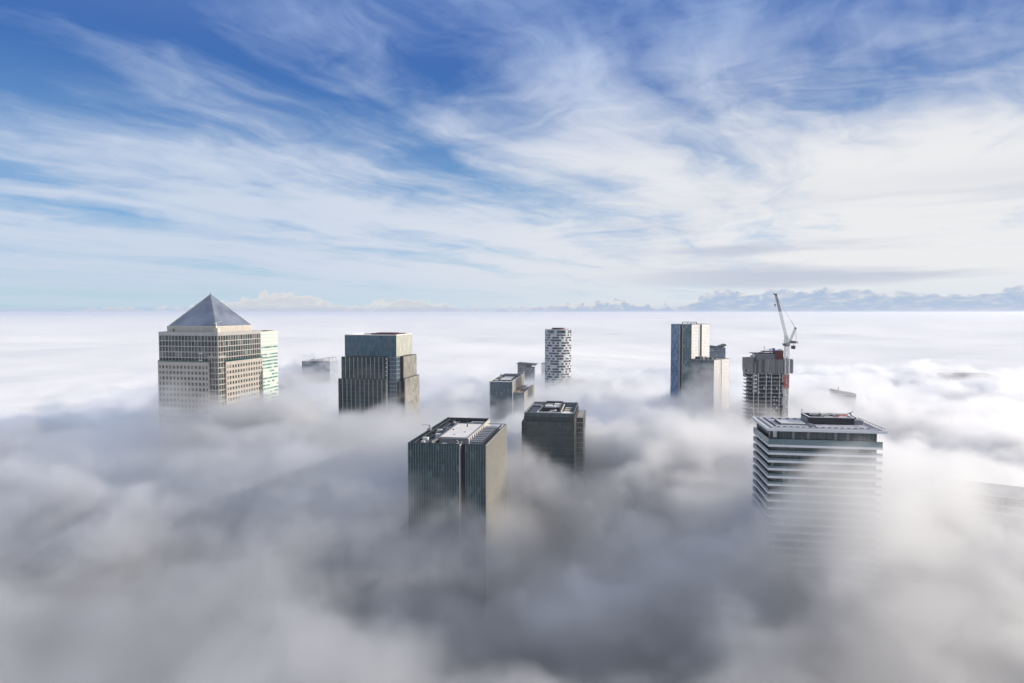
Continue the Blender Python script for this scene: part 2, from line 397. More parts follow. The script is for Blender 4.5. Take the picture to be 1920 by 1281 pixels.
def facade(b, o, ax, out, L, z0, z1, bay, floor, fin=(0.2, 0.4), band=(0.25, 0.12), g=0, fm=1, bm_=1, ztop=None, skip_last=False):
    """glass sheet with upright fins and floor bands that stand proud of it"""
    b.obox(o, ax, out, 0, L, -0.3, 0, z0, z1, g)
    n = max(1, round(L / bay)); st = L / n
    if fin:
        for i in range(n + 1): 
            c = min(max(i * st, fin[0] / 2), L - fin[0] / 2)
            b.obox(o, ax, out, c - fin[0] / 2, c + fin[0] / 2, 0, fin[1], z0 + 0.02, z1 - 0.02, fm)
    if band:
        k = 0
        while z1 - k * floor > z0 + 1:
            zz = z1 - k * floor
            b.obox(o, ax, out, 0.03, L - 0.03, 0, band[1], zz - band[0], zz - 0.04, bm_); k += 1
FX, FO = (1, 0), (0, -1)        # a front wall: along +x, faces the viewer
RX, RO = (0, 1), (1, 0)         # a right wall: along +y, faces right
LX, LO = (0, 1), (-1, 0)        # a left wall
BX, BO = (1, 0), (0, 1)
ZB = 40.0                       # facade detail starts here, deep inside the fog

# ------------------------------------------------------------------ tower with the pyramid roof
def pyramid_tower():
    W, D = 63.0, 68.0
    t = thing('pyramid_tower', 'tall steel clad office tower with a grey pyramid roof and square windows', 'skyscraper', -271.6, 600, 0, 12)
    zt, zu, zl = 201.8, 178.9, 173.6
    wx0 = -8.6                                    # the front wing stops short of the corner
    G = panes('office_glass', (0.030, 0.040, 0.038), (0.055, 0.07, 0.065), (0.22, 0.23, 0.21), 3.3, 5.3, 0.4, 0.18, 0.10, 0.8)
    def core(b):
        b.box(-W + .9, -.9, .9, D - .9, 0, zt - .3, 0)
        b.box(-W + .4, wx0 - .6, -1.2, .85, 0, zl - 1.2, 0); b.box(.85 - .0, 1.2, 9.5, D - 1, 0, zl - 1.2, 0)
    part('core_wall', core, M['interior'], t)
    # lattice of cladding in front of the panes
    def lattice(b, o, ax, out, L, zs, n, pier, depth, rail):
        st = L / n
        for i in range(n + 1):
            c = min(max(i * st, pier / 2), L - pier / 2); b.obox(o, ax, out, c - pier / 2, c + pier / 2, -depth, 0, zs[-1], zs[0], 0)
        for z in zs: b.obox(o, ax, out, 0.05, L - .05, -depth, 0.06, z - rail / 2, z + rail / 2, 0)
    fl = 5.3
    zsu = [zt - 3.2 - 5.2 * i for i in range(6)]
    zsl = [zl - 2.2 - 5.22 * i for i in range(17)]
    def upper(b):
        lattice(b, (-W, 0), FX, FO, W, zsu[:5] + [zl - 60], 18, .55, .85, .8); lattice(b, (0, 0), RX, RO, D, zsu[:5] + [zl - 60], 18, .6, .85, .8)
        b.frame(-W - .05, .05, -.05, D + .05, zt - 3.6, zt, 1.0)
        for z in [zu - 5.22 * i for i in range(12)]:
            b.obox((-11, 0), FX, FO, 0, 11, -.85, .05, z - .5, z + .5); b.obox((0, 0), RX, RO, 0, 11, -.85, .05, z - .5, z + .5)
        b.box(-W, -W + .9, .9, D - .1, 0, zt - 3.7); b.box(-W + .9, -.1, D - .9, D, 0, zt - 3.7)
    part('upper_cladding', upper, M['steel'], t)
    def lower(b):
        lattice(b, (-W - .2, -1.7), FX, FO, W + .2 + wx0, zsl, 14, 1.55, .55, 2.35); lattice(b, (1.7, 9), RX, RO, D - 9, zsl, 14, 1.75, .55, 2.35)
        b.box(-W - .2, wx0, -1.72, -.4, zl - 2.2, zl); b.box(.4, 1.72, 9, D, zl - 2.2, zl)
        b.box(wx0 - .6, wx0, -1.15, -.05, 30, zl - 2.2); b.box(.05, 1.15, 9, 9.6, 30, zl - 2.2)
        b.box(-W - .2, -W + .35, -1.15, 0, 30, zl - 2.2)
    part('lower_cladding', lower, tinted('warm_steel', (0.43, 0.395, 0.355), 0.45, 0.2, 0.5, 0.08), t)
    # windows: recessed panes, the 100 largest in view as parts
    pane = {}
    def win_mesh(w_, h_, key):
        if key not in pane:
            b = MB(); b.box(-w_ / 2, w_ / 2, -.06, .06, -h_ / 2, h_ / 2); b.box(-.05, .05, -.12, -.061, -h_ / 2 + .02, h_ / 2 - .02, 1)
            pane[key] = b.mesh('window', [WG, M['grey']])
        return pane[key]
    WG = mat('window_glass', (0.03, 0.04, 0.04), 0.08, 0, 0.9); tt = WG.node_tree; g = NT(tt)
    oi = g.n('ShaderNodeObjectInfo').outputs['Random']; wn = g.n('ShaderNodeTexWhiteNoise', noise_dimensions='1D'); g.put(wn.inputs['W'], oi)
    c = g.mix(g.m('LESS_THAN', wn.outputs['Value'], .25), (0.028, 0.038, 0.036, 1), (0.10, 0.115, 0.11, 1)); g.put(tt.nodes['Principled BSDF'].inputs['Base Color'], g.vm('SCALE', c, scale=g.lin(oi, 0, 1, .6, 1.5)))
    spots = []
    for r in range(4):
        zc = (zsu[r] + zsu[r + 1]) / 2
        for i in range(18):
            spots.append((-(i + .5) * W / 18, .6, zc, 0, 2.98, 4.4, 'u')); spots.append((-.6, (i + .5) * D / 18, zc, 1, 3.2, 4.4, 'v'))
    for r in range(10):
        zc = (zsl[r] + zsl[r + 1]) / 2
        Lf, Lr = W + .2 + wx0, D - 9
        for i in range(14):
            spots.append((wx0 - (i + .5) * Lf / 14, -1.3, zc, 0, 2.36, 2.87, 'l')); spots.append((1.3, 9 + (i + .5) * Lr / 14, zc, 1, 2.47, 2.87, 'm'))
    rest = MB()
    for k, (x, y, z, s_, ww, hh, key) in enumerate(spots):
        if k < 100:
            o = bpy.data.objects.new('window', win_mesh(ww, hh, key)); COL.objects.link(o); o.parent = t
            o.location = (x, y, z); o.rotation_euler = (0, 0, R(90) if s_ else 0)
        elif s_ == 0: rest.box(x - ww / 2, x + ww / 2, y - .06, y + .06, z - hh / 2, z + hh / 2); rest.box(x - .05, x + .05, y - .12, y - .061, z - hh / 2, z + hh / 2, 1)
        else: rest.box(x - .06, x + .06, y - ww / 2, y + ww / 2, z - hh / 2, z + hh / 2); rest.box(x + .061, x + .12, y - .05, y + .05, z - hh / 2, z + hh / 2, 1)
    for i in range(3):
        for r in range(14):
            z = zu - 5.22 * r - 2.6
            rest.box(-10.6 + i * 3.5, -7.6 + i * 3.5, .5, .62, z - 2, z + 2); rest.box(-.62, -.5, .8 + i * 3.5, 3.8 + i * 3.5, z - 2, z + 2)
    ro = rest.build('windows', [G, M['grey']], t); ro['kind'] = 'stuff'
    # terrace rail, attic, pyramid
    part('terrace_rail', lambda b: (b.obox((-W, -1.5), FX, FO, 0, W + wx0, 0, .08, zl + .003, zl + 1.5), b.obox((1.5, 9), RX, RO, 0, D - 9, 0, .08, zl + .003, zl + 1.5)), mat('teal_glass', (0.01, 0.05, 0.06), .1, 0, .8), t)
    def attic(b):
        b.box(-W + 5.2, -4.8, 5, D - 7, zt - .3, 206.2); b.box(-W + 5, -4.6, 4.8, D - 6.8, 206.2, 207.1)
        n = 34
        for i in range(n):
            b.box(-W + 6 + i * (W - 11.5) / n, -W + 6.12 + i * (W - 11.5) / n, 4.85, 4.999, zt - .2, 206.1)
            b.box(-4.799, -4.65, 6 + i * (D - 14) / n, 6.12 + i * (D - 14) / n, zt - .2, 206.1)
        b.box(-5.5, -1.3, 2, 6, zt, 205.3)
    part('attic', attic, M['stone'], t)
    part('attic_door', lambda b: b.box(-W + 12, -W + 13.2, 4.7, 4.83, zt + .01, zt + 2.6), M['dark'], t)
    pm = mat('pyramid_steel', (0.22, 0.25, 0.31), 0.5, 0.5, 0.5); tt = pm.node_tree; g = NT(tt); oc = g.n('ShaderNodeTexCoord').outputs['Object']
    n = g.noise(g.vm('MULTIPLY', oc, (1, 1, .6)), 0.07, 5, .65); st = g.m('FRACT', g.mul(g.xyz(oc)[2], .72))
    k = g.mul(g.lin(n, .3, .7, .72, 1.3), g.ss(st, 0, .08, .8, 1)); g.put(tt.nodes['Principled BSDF'].inputs['Base Color'], g.vm('SCALE', (0.22, 0.25, 0.31), scale=k))
    g.put(tt.nodes['Principled BSDF'].inputs['Roughness'], g.lin(n, .3, .7, .38, .6))
    x0, x1, y0, y1, zb, za = -W + 6.2, -5.8, 6, D - 8, 207.103, 237.6
    cx, cyy = (x0 + x1) / 2, (y0 + y1) / 2
    pr = part('pyramid_roof', lambda b: b.poly([(x0, y0, zb), (x1, y0, zb), (x1, y1, zb), (x0, y1, zb), (cx, cyy, za)], [(3, 2, 1, 0), (0, 1, 4), (1, 2, 4), (2, 3, 4), (3, 0, 4)]), pm, t)
    for c in ((x0, y0), (x1, y0), (x1, y1), (x0, y1)):
        part('ridge_cap', lambda b: b.bar((c[0], c[1], zb + .1), (cx, cyy, za + .1), .35, 0, .2), M['grey'], pr)
    part('beacon', lambda b: (b.cyl(cx, cyy, za - .2, za + 1.0, .35, 10), b.cyl(cx, cyy, za + 1.0, za + 1.8, .12, 8)), M['dark'], pr)
    part('davit', lambda b: (b.bar((-3.5, 3, zt), (-3.5, 3, zt + 8.5), .3), b.bar((-3.5, 3, zt + 8.3), (.8, 5, zt + 10), .25), b.bar((-5, 2.5, zt + 7.9), (-3.5, 3, zt + 8.3), .35)), M['white'], t)
    part('cleaning_cradle', lambda b: (b.box(-19.5, -16, -1.4, -.15, zl + .01, zl + 2.1), b.bar((-19, -.8, zl + 2.1), (-19, -.6, zl + 8), .12), b.bar((-16.5, -.8, zl + 2.1), (-16.5, -.6, zl + 8), .12), b.box(-20, -15.5, -1, -.2, zl + 8, zl + 8.6)), M['white'], t)
pyramid_tower()

# ------------------------------------------------------------------ banded tower behind it
def banded_tower():
    t = thing('banded_tower', 'pale green and white banded glass tower tucked behind the pyramid roofed tower', 'skyscraper', -279.5, 720, 0, 9)
    W, D, zt = 50, 39.0, 198.6
    G = panes('sea_glass', (0.16, 0.30, 0.27), (0.07, 0.15, 0.14), (0.62, 0.66, 0.60), 5, 4.2, .45, .35, .15, .6, z0=zt)
    part('core_wall', lambda b: b.box(-W + .4, -.4, .4, D - .4, 0, zt - .5), M['interior'], t)
    for o, ax, out, L in (((-W, 0), FX, FO, W), ((0, 0), RX, RO, D), ((-W, D), BX, BO, W), ((-W, 0), LX, LO, D)):
        def f(b):
            b.obox(o, ax, out, .3, L - .3, -.3, 0, 40, zt - 17, 0)
            b.obox(o, ax, out, 0, L, -.35, .25, zt - 17, zt, 1)
            for i in range(4): b.obox(o, ax, out, .02, L - .02, .25, .32, zt - 3.6 - i * 4, zt - 3.4 - i * 4, 2)
            for i in range(24):
                z = zt - 17 - 3.9 * (i + 1); b.obox(o, ax, out, 0, L, -.35, .25, z, z + 1.9, 1)
            for i in range(int(L / 3) + 1): b.obox(o, ax, out, min(i * 3 + .3, L - .42), min(i * 3 + .42, L - .3), 0, .1, 40, zt - 17.02, 1)
        part('facade', f, [G, tinted('pale_green_panel', (0.50, 0.56, 0.51), .35, 0, .6, .05), M['grey']], t)
    part('roof_plant', lambda b: (b.box(-W + 6, -8, 6, D - 8, zt - .5, zt + .6), b.box(-9, -3, 20, 34, zt - .5, zt + .9)), M['brown'], t)
banded_tower()

# ------------------------------------------------------------------ dark tower with three set-backs
def setback_tower():
    t = thing('setback_tower', 'dark glass tower stepping in twice towards a flat blue glass top', 'skyscraper', -117.5, 660, 0, 11)
    Gt = panes('blue_top_glass', (0.045, 0.10, 0.135), (0.038, 0.085, 0.118), (0.085, 0.11, 0.14), 2.2, 4.2, .4, .25, .12, .8, z0=197)
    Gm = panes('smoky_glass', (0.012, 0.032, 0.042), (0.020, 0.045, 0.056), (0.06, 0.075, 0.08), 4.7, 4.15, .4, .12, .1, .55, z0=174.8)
    pale = tinted('pale_fin', (0.36, 0.355, 0.35), .45, .2, .5, .08); sun_fin = tinted('sunlit_fin', (0.58, 0.55, 0.47), .5, .05, .5, .08)
    thinb = tinted('thin_band', (0.09, 0.11, 0.12), .4, .2); Gs = panes('sunlit_grey_glass', (0.22, 0.21, 0.19), (0.14, 0.135, 0.125), (.4, .37, .32), 2.4, 4.15, .5, .1, .3, .5)  # sunlit right wall: sunlight put into these panes and the warm fins
    teal = tinted('teal_mullion', (0.10, 0.19, 0.22), .3, .3, .6, .1)
    W1, D1, z1 = 56, 46.5, 197.0
    part('core_wall', lambda b: (b.box(-W1 + .4, -.4, .4, D1 - .4, 0, z1 - 1.2), b.box(-58.5, -8.6, -1.7, D1 + 4, 0, 173.4), b.box(-8.6, 3, 10.4, D1 + 4, 0, 173.4), b.box(-61, -9.5, -4, D1 + 6, 0, 150.6), b.box(-9.5, 5.3, 8, D1 + 6, 0, 150.6), b.box(-9.5, 2, 1, 8, 0, 149.6)), M['interior'], t)
    def top(o, ax, out, L, mm):
        part('top_glazing', lambda b: (facade(b, o, ax, out, L, 174.9, z1, 2.2, 2.1, (.09, .1), (.14, .06)), b.obox(o, ax, out, 0, L, -.35, .14, z1 - .5, z1 + .35, 2)), mm, t)
    top((-W1, 0), FX, FO, W1, [Gt, teal, M['white']]); top((0, 0), RX, RO, D1, [panes('pale_top_glass', (0.42, 0.44, 0.38), (0.38, 0.40, 0.35), (0.5, .42, .32), 2.2, 4.2, .4, .1, .2, .5, z0=197, jit=.08), sun_fin, M['white']])  # right side's top panes painted pale for the sun on them
    top((-W1, D1), BX, BO, W1, [Gt, teal, M['white']]); top((-W1, 0), LX, LO, D1, [Gt, teal, M['white']])
    # corner bay left open by the wings
    part('corner_glazing', lambda b: (facade(b, (-9, 0), FX, FO, 9, 100, 174.6, 3, 4.15, (.25, .2), (.9, .12)), facade(b, (0, 0), RX, RO, 10.5, 100, 174.6, 3.4, 4.15, (.25, .2), (.9, .12))), [Gt, M['grey']], t)
    for o, ax, out, L, za, zb, mm, bay in (((-59, -2), FX, FO, 50, ZB, 174.2, [Gm, pale, thinb], 4.7), ((3.4, 11), RX, RO, D1 - 6.5, ZB, 174.2, [Gs, sun_fin, thinb], 3.7), ((-61.6, -4.4), FX, FO, 52.4, ZB, 151.6, [Gm, pale, thinb], 4.75), ((5.7, 8.6), RX, RO, D1 - 2, ZB, 151.6, [Gs, sun_fin, thinb], 3.7)):
        def f(b):
            facade(b, o, ax, out, L, za, zb, bay, 4.15, (.55, .55) if bay > 4 else (.55, .32) if bay < 4 else (.3, .22), (.26, .1), bm_=2)
            if bay < 4: b.obox(o, ax, out, -.02, .5, -.3, .8, za, zb, 1)
        part('facade', f, mm, t)
    part('terrace_roof', lambda b: (b.box(-59, -9, -2, -.05, 174.2, 174.5), b.box(.05, 3.4, 11, D1 + 4.4, 174.2, 174.5), b.box(-61.6, -9.2, -4.4, -2.05, 151.6, 151.9), b.box(3.45, 5.7, 8.6, D1 + 6.5, 151.6, 151.9)), M['dark'], t)
    part('roof', lambda b: (b.box(-W1 + .5, -.5, .5, D1 - .5, z1 - 1.2, z1 - .9), b.frame(-W1 + .4, -.4, .4, D1 - .4, z1 - .9, z1 + .3, .8)), M['paledeck'], t)
    part('roof_plant', lambda b: (b.box(-34, -4, 16, 38, z1 - .9, z1 + 1.1), b.box(-30, -10, 20, 34, z1 + 1.1, z1 + 1.6)), M['oxide'], t)
    part('notch_panel', lambda b: b.box(-8.3, -7.9, -1.6, -.4, 152, 174), M['black'], t)
    part('floor_lights', lambda b: [b.box(-10.6, -9.1, -2.35, -2.06, 172 - i * 4.15, 173 - i * 4.15) for i in range(6)], M['white'], t)
setback_tower()

# ------------------------------------------------------------------ far low glass block, left
def low_glass_block():
    t = thing('glass_block', 'low blue glass block with slanting steel roof trusses, half sunk in fog', 'office building', -326, 1007, 0, 9)
    W, D, zt = 46, 30, 144.5
    G = panes('hazy_blue_glass', (0.10, 0.16, 0.22), (0.14, 0.2, 0.26), (.25, .28, .3), 3, 4, .4, .1, .15, .7)
    part('core_wall', lambda b: b.box(.4, W - .4, .4, D - .4, 0, zt - .5), M['interior'], t)
    part('facade', lambda b: (facade(b, (0, 0), FX, FO, W, ZB, zt - 3, 2.9, 4, (.3, .3), (.3, .15)), b.obox((0, 0), FX, FO, 0, W, -.35, .2, zt - 3, zt, 2)), [G, M['grey'], M['dark']], t)
    part('facade', lambda b: facade(b, (W, 0), RX, RO, D, ZB, zt, 2.9, 4, (.3, .3), (.3, .15)), [G, M['white']], t)
    part('roof_slab', lambda b: b.box(.3, W - .3, .3, D - .3, zt - .5, zt + .2), M['white'], t)
    def tr(b):
        for y in (3, 14, 26):
            b.bar((8, y, zt + .2), (38, y, zt + 5.0), .35); b.bar((38, y, zt + 5.0), (45.5, y, zt + 4.6), .3); b.bar((20, y, zt + .2), (26, y, zt + 3), .25); b.bar((32, y, zt + .2), (32, y, zt + 4), .25); b.bar((44, y, zt + .2), (44, y, zt + 4.6), .25)
        b.box(13, 16, 4, 8, zt + .2, zt + 3); b.bar((17.5, 5, zt + .2), (18.5, 5, zt + 6.3), .3)
    part('roof_truss', tr, M['grey'], t)
    part('sloping_canopy', lambda b: b.poly([(22, 2, zt + 2.2), (38, 2, zt + 4.6), (38, 27, zt + 4.6), (22, 27, zt + 2.2), (22, 2, zt + 2.5), (38, 2, zt + 4.9), (38, 27, zt + 4.9), (22, 27, zt + 2.5)], [(0, 3, 2, 1), (4, 5, 6, 7), (0, 1, 5, 4), (1, 2, 6, 5), (2, 3, 7, 6), (3, 0, 4, 7)]), M['white'], t)
low_glass_block()

# ------------------------------------------------------------------ pair of slabs with white edges
def white_edged_slab():
    t = thing('stepped_office', 'blue glass office slab with thin white edges and a lower step on its sunny side', 'office building', .6, 714, 0, 8.85)
    W, D, zt, zl, W2 = 25.7, 88, 144.0, 132.0, 13.4
    G = panes('slate_blue_glass', (0.055, 0.09, 0.115), (0.07, 0.11, 0.135), (.12, .15, .17), 1.7, 4, .4, .1, .13, .7, jit=.12)
    lite = panes('pale_stone_glass', (0.50, 0.47, 0.40), (0.44, 0.42, 0.36), (.55, .5, .42), 1.7, 4, .3, .1, .4, .3)  # panes of the sunny side, sunlight put into their pale colour
    part('core_wall', lambda b: (b.box(-W + .4, -.4, .4, D - .4, 0, zt - 2.2), b.box(-.4, W2 - .4, .45, D - 3, 0, zl - 1.5)), M['interior'], t)
    thin = tinted('slate_mullion', (0.09, 0.13, 0.15), .4, .2)
    part('facade', lambda b: facade(b, (-W, 0), FX, FO, W, ZB, zt - .8, 1.7, 4, (.1, .1), (.3, .05)), [G, thin], t)
    part('facade', lambda b: facade(b, (.05, 0.1), FX, FO, W2 - .1, ZB, zl - .8, 1.7, 4, (.1, .1), (.3, .05)), [G, thin], t)
    part('facade', lambda b: facade(b, (0, 0), RX, RO, D, zl - 1, zt, 1.7, 4, (.25, .3), (.3, .1)), [lite, M['stone']], t)
    part('facade', lambda b: facade(b, (W2, .1), RX, RO, D - 3, ZB, zl, 1.7, 4, (.25, .3), (.3, .1)), [lite, M['stone']], t)
    part('facade', lambda b: facade(b, (-W, 0), LX, LO, D, ZB, zt - .8, 1.7, 4, (.1, .1), (.3, .05)), [G, thin], t)
    for x, y, z in ((-.25, -.42, zt + .6), (W2 - .3, -.32, zl + .6), (.05, D - .2, zt + 3.4), (W2, D - 3.2, zl + 2.4), (-W - .45, -.4, zt + .2)):
        part('edge_fin', lambda b: b.box(x, x + .9, y, y + 1.0, ZB, z), M['white'], t)
    part('parapet', lambda b: (b.frame(-W, -.1, .05, D, zt - .8, zt + .05, .6)), M['white'], t)
    def deck(b):
        b.box(-W + .6, -.7, .65, D - .6, zt - 2.2, zt - 1.8, 0); b.box(-W + 9, -4.5, 12, 48, zt - 1.8, zt + .4, 0); b.box(-W + 9.2, -4.7, 12.2, 47.8, zt + .4, zt + .6, 1)
        for i in range(10): b.box(-W + 2.5, -W + 6.5, 8 + i * 7, 12.5 + i * 7, zt - 1.8, zt - .2 + (i % 3) * .3, 1 if i % 2 else 2)
        for i in range(8): b.box(-3.6, -1.5, 10 + i * 6, 13 + i * 6, zt - 1.8, zt - .4, 1 if i % 2 else 2)
        b.box(-W + 4, -2, 54, 80, zt - 1.8, zt + 1.0, 2)
        for i in range(7): b.box(-W + 2 + i * 3.2, -W + 3.6 + i * 3.2, 2, 6, zt - 1.8, zt - .3, 1 if i % 2 else 2)
    part('roof_plant', deck, [M['deck'], M['paledeck'], M['dark']], t)
    part('antenna', lambda b: (b.bar((-W + 5, 44, zt - 1.8), (-W + 5, 44, zt + 4.5), .25)), M['dark'], t)
    part('step_roof', lambda b: (b.box(.35, W2 - .4, .5, D - 3.5, zl - 1.5, zl - 1.1, 0), b.box(1.5, 5.5, 6, 60, zl - 1.1, zl - .5, 2), b.box(6, W2 - 2, 30, 46, zl - 1.1, zl + .3, 3), b.box(6, W2 - 2, 60, 76, zl - 1.1, zl - .6, 1)), [M['deck'], M['paledeck'], M['brown'], M['grey']], t)
white_edged_slab()

# ------------------------------------------------------------------ cylindrical tower
def round_tower():
    r = 19.2
    t = thing('round_tower', 'cylindrical white apartment tower with staggered recessed balconies', 'apartment tower', 67, 944, 0, 0)
    zt = 195.4; fl = 3.75
    G = panes('round_tower_glass', (0.05, 0.075, 0.10), (0.08, 0.11, 0.14), (.25, .26, .27), 2, fl, .4, .1, .1, .8)
    part('core_wall', lambda b: b.cyl(0, 0, 0, zt - .6, r - 1.6, 48), G, t)
    pan = tinted('white_panel', (0.45, 0.46, 0.475), .55, 0, .4, .08)
    N = 36
    def ring(b, z0, z1, ra, rb, sel=None, m=0):
        for i in range(N):
            if sel and not sel(i): continue
            a0, a1 = 2 * math.pi * i / N, 2 * math.pi * (i + 1) / N
            p = lambda a, q, z: (q * math.cos(a), q * math.sin(a), z)
            b.hexa([p(a0, ra, z0), p(a1, ra, z0), p(a1, rb, z0), p(a0, rb, z0), p(a0, ra, z1), p(a1, ra, z1), p(a1, rb, z1), p(a0, rb, z1)], m)
    part('crown', lambda b: (ring(b, zt - 1.0, zt + .3, r - 1.6, r + .05), ring(b, zt - 6.6, zt - 5.6, r - 1.6, r), ring(b, zt - 5.6, zt - 1, r - 1.6, r - .02, lambda i: i % 5 in (0,)), ring(b, zt - 5.6, zt - 1.0, r - 1.5, r - .3, lambda i: i % 5 in (1, 2), 1)), [pan, G], t)
    zs = [zt - 6.6 - fl * k for k in range(1, 26)]
    for k, z in enumerate(zs):
        sh = k % 4
        def fl_(b):
            ring(b, z - .0, z + 1.15, r - 1.6, r)                                            # balcony front and slab
            ring(b, z + 1.15, z + fl - .02, r - 1.6, r - .03, lambda i: (i * 2 + (k % 3) + (i // 5)) % 5 == 0 or (i + sh) % 6 == 0)     # solid panels
            ring(b, z + 1.15, z + fl - .02, r - 1.55, r - .55, lambda i: (i + 2 * sh) % 6 in (2, 3), 1)  # bay windows
        part('balcony_ring', fl_, [pan, G], t)
    part('roof', lambda b: (b.cyl(0, 0, zt - .6, zt - .2, r - 1.7, 48), b.cyl(0, 0, zt - .2, zt + 1.8, 8.8, 32), b.cyl(0, 0, zt + 1.8, zt + 2.2, 9.4, 32)), M['oxide'], t)
round_tower()

# ------------------------------------------------------------------ far block beside it, with a flat oversailing roof
def far_block():
    t = thing('far_block', 'grey block with thin dark oversailing roof fading into fog near the cylindrical tower', 'office building', 9, 1050, 0, 9)
    z = 137.0
    G = panes('far_grey_glass', (0.14, 0.15, 0.17), (0.2, 0.2, 0.22), (.3, .3, .3), 3, 4, .4, .1, .3, .5)
    part('core_wall', lambda b: b.box(.4, 20, .4, 30, 0, z - 1.5), M['interior'], t)
    part('facade', lambda b: facade(b, (0, 0), FX, FO, 20.4, ZB, z - 1.4, 3, 4, (.3, .3), (.8, .2)), [G, M['concrete']], t)
    part('roof_slab', lambda b: b.hexa([(-1.5, -2, z - .4), (29, -2, z - 2.6), (29, 32, z - 2.6), (-1.5, 32, z - .4), (-1.5, -2, z + .5), (29, -2, z - 1.7), (29, 32, z - 1.7), (-1.5, 32, z + .5)]), M['dark'], t)
    part('annex', lambda b: (b.box(14, 28.5, -6, -.4, 0, z - 5.2, 0), b.box(13.5, 29, -6.5, -.35, z - 5.2, z - 4.4, 1)), [G, M['dark']], t)
    part('white_wing', lambda b: (b.box(38, 52, 6, 20, 0, z + .2, 0), b.box(37.8, 52.2, 5.8, 20.2, z + .2, z + .7, 1)), [M['white'], M['grey']], t)
far_block()

# ------------------------------------------------------------------ louvred dark tower in the middle
def louvred_tower():
    t = thing('louvred_tower', 'dark louvred tower with open roof plant pit, its lower half veiled by fog', 'skyscraper', 45.9, 480, 0, 8.85)
    W, D, zt = 37.1, 60, 144.7
    G = panes('teal_crown_glass', (0.04, 0.075, 0.085), (0.05, 0.09, 0.10), (.1, .12, .12), 1.2, 3.9, .4, .05, .15, .7)
    Gd = panes('dark_tower_glass', (0.020, 0.036, 0.042), (0.03, 0.052, 0.06), (.1, .1, .1), 1.5, 3.9, .4, .06, .1, .8)
    thin = tinted('dull_mullion', (0.07, 0.085, 0.09), .4, .2)
    louv = tinted('louvre_blade', (0.085, 0.085, 0.095), .5, .2)
    part('core_wall', lambda b: (b.box(-W + .4, -.4, .4, D - .4, 0, zt - 4.2), b.box(-W - 1.2, .1, -1.0, D, 0, 138.2), b.box(.4, 5.5, 20.4, D - 1, 0, 138.4)), M['interior'], t)
    for o, ax, out, L in (((-W, 0), FX, FO, W), ((0, 0), RX, RO, D), ((-W, 0), LX, LO, D), ((-W, D), BX, BO, W)):
        def f(b):
            b.obox(o, ax, out, 0, L, -.3, 0, 138.8, zt, 0)
            for i in range(int(L / 1.2)): b.obox(o, ax, out, i * 1.2 + .5, i * 1.2 + .6, 0, .1, zt - 2.6, zt - .02, 1)
            for i in range(7): b.obox(o, ax, out, 0, L, -.1, .45, 139.05 + i * .48, 139.25 + i * .48, 2)
            b.obox(o, ax, out, 0, L, 0, .2, zt - .35, zt + .05, 1)
        part('crown_facade', f, [G, thin, louv], t)
    stone = tinted('lit_fin', (0.36, 0.33, 0.29), .5, .1)  # fins of the sunlit side, the sun's warmth put into their colour
    for o, ax, out, L, mm in (((-W - 1.6, -1.4), FX, FO, W + 2.1, [Gd, thin]), ((.5, -1.4), RX, RO, D + 1.4, [Gd, stone]), ((-W - 1.6, -1.4), LX, LO, D + 1.4, [Gd, thin])):
        part('facade', lambda b: (facade(b, o, ax, out, L, ZB, 138.7, 1.5, 3.9, (.12, .22), (.9, .08))), mm, t)
    part('side_wing', lambda b: (facade(b, (.9, 20), FX, FO, 5, ZB, 139, 1.5, 3.9, (.12, .2), (.5, .08)), facade(b, (5.9, 20), RX, RO, D - 20, ZB, 139, 1.5, 3.9, (.2, .3), (.5, .1)), b.box(.9, 5.9, 20.1, D, 138.5, 138.9, 1)), [Gd, stone], t)
    part('parapet', lambda b: (b.frame(-W + .02, -.02, .02, D - .02, zt - 4.2, zt + .25, .5)), M['grey'], t)
    part('roof_deck', lambda b: b.box(-W + .6, -.6, .6, D - .6, zt - 4.2, zt - 3.6), M['deck'], t)
    def pent(b):
        b.frame(-25, -11.5, 12, 46, zt - 3.6, zt + 2.6, .5, 0); b.box(-24.4, -12.1, 12.6, 45.4, zt + .6, zt + 1.0, 1)
        for i in range(6): b.box(-24 + (i % 2) * 6.5, -18.6 + (i % 2) * 6.5, 14 + (i // 2) * 10, 21 + (i // 2) * 10, zt + 1.0, zt + 1.7 + .2 * (i % 3), 2 if i in (2, 5, 3) else 1)
        b.box(-25.2, -11.3, 45.6, 46.2, zt + 2.6, zt + 3.0, 1)
    part('penthouse', pent, [M['black'], M['grey'], M['paledeck']], t)
    def plant(b):
        r = random.Random(4)
        b.box(-28.2, -9, 4, 4.8, zt - 3.6, zt + .4, 2); b.bar((-28, 5, zt), (-26, 46, zt + .4), .3, 2); b.bar((-10, 5, zt + .2), (-10.4, 46, zt + .4), .3, 2)
        for i in range(9): b.box(-35.5, -29.5, 3 + i * 6, 7.4 + i * 6, zt - 3.6, zt - 1.6 + r.random(), 1 if i % 3 else 0)
        b.box(-9.4, -1.6, 3, 13, zt - 3.6, zt - .6, 3)
        for i in range(5): b.box(-9, -4.2, 17 + i * 6.4, 20 + i * 6.4, zt - 3.6, zt - 1 - .2 * i, 4 if i % 2 else 3)
        for i in range(6): b.box(-3.6, -1.4, 16 + i * 6.4, 20.4 + i * 6.4, zt - 3.6, zt - .9, 0)
        b.bar((-14, 8, zt + 1.2), (-18.5, 10, zt + .2), .5, 3); b.box(-20, -17.6, 8, 11, zt - 3.6, zt - .2, 3)
    part('roof_plant', plant, [M['dark'], M['grey'], M['white'], M['paledeck'], M['brown']], t)
louvred_tower()

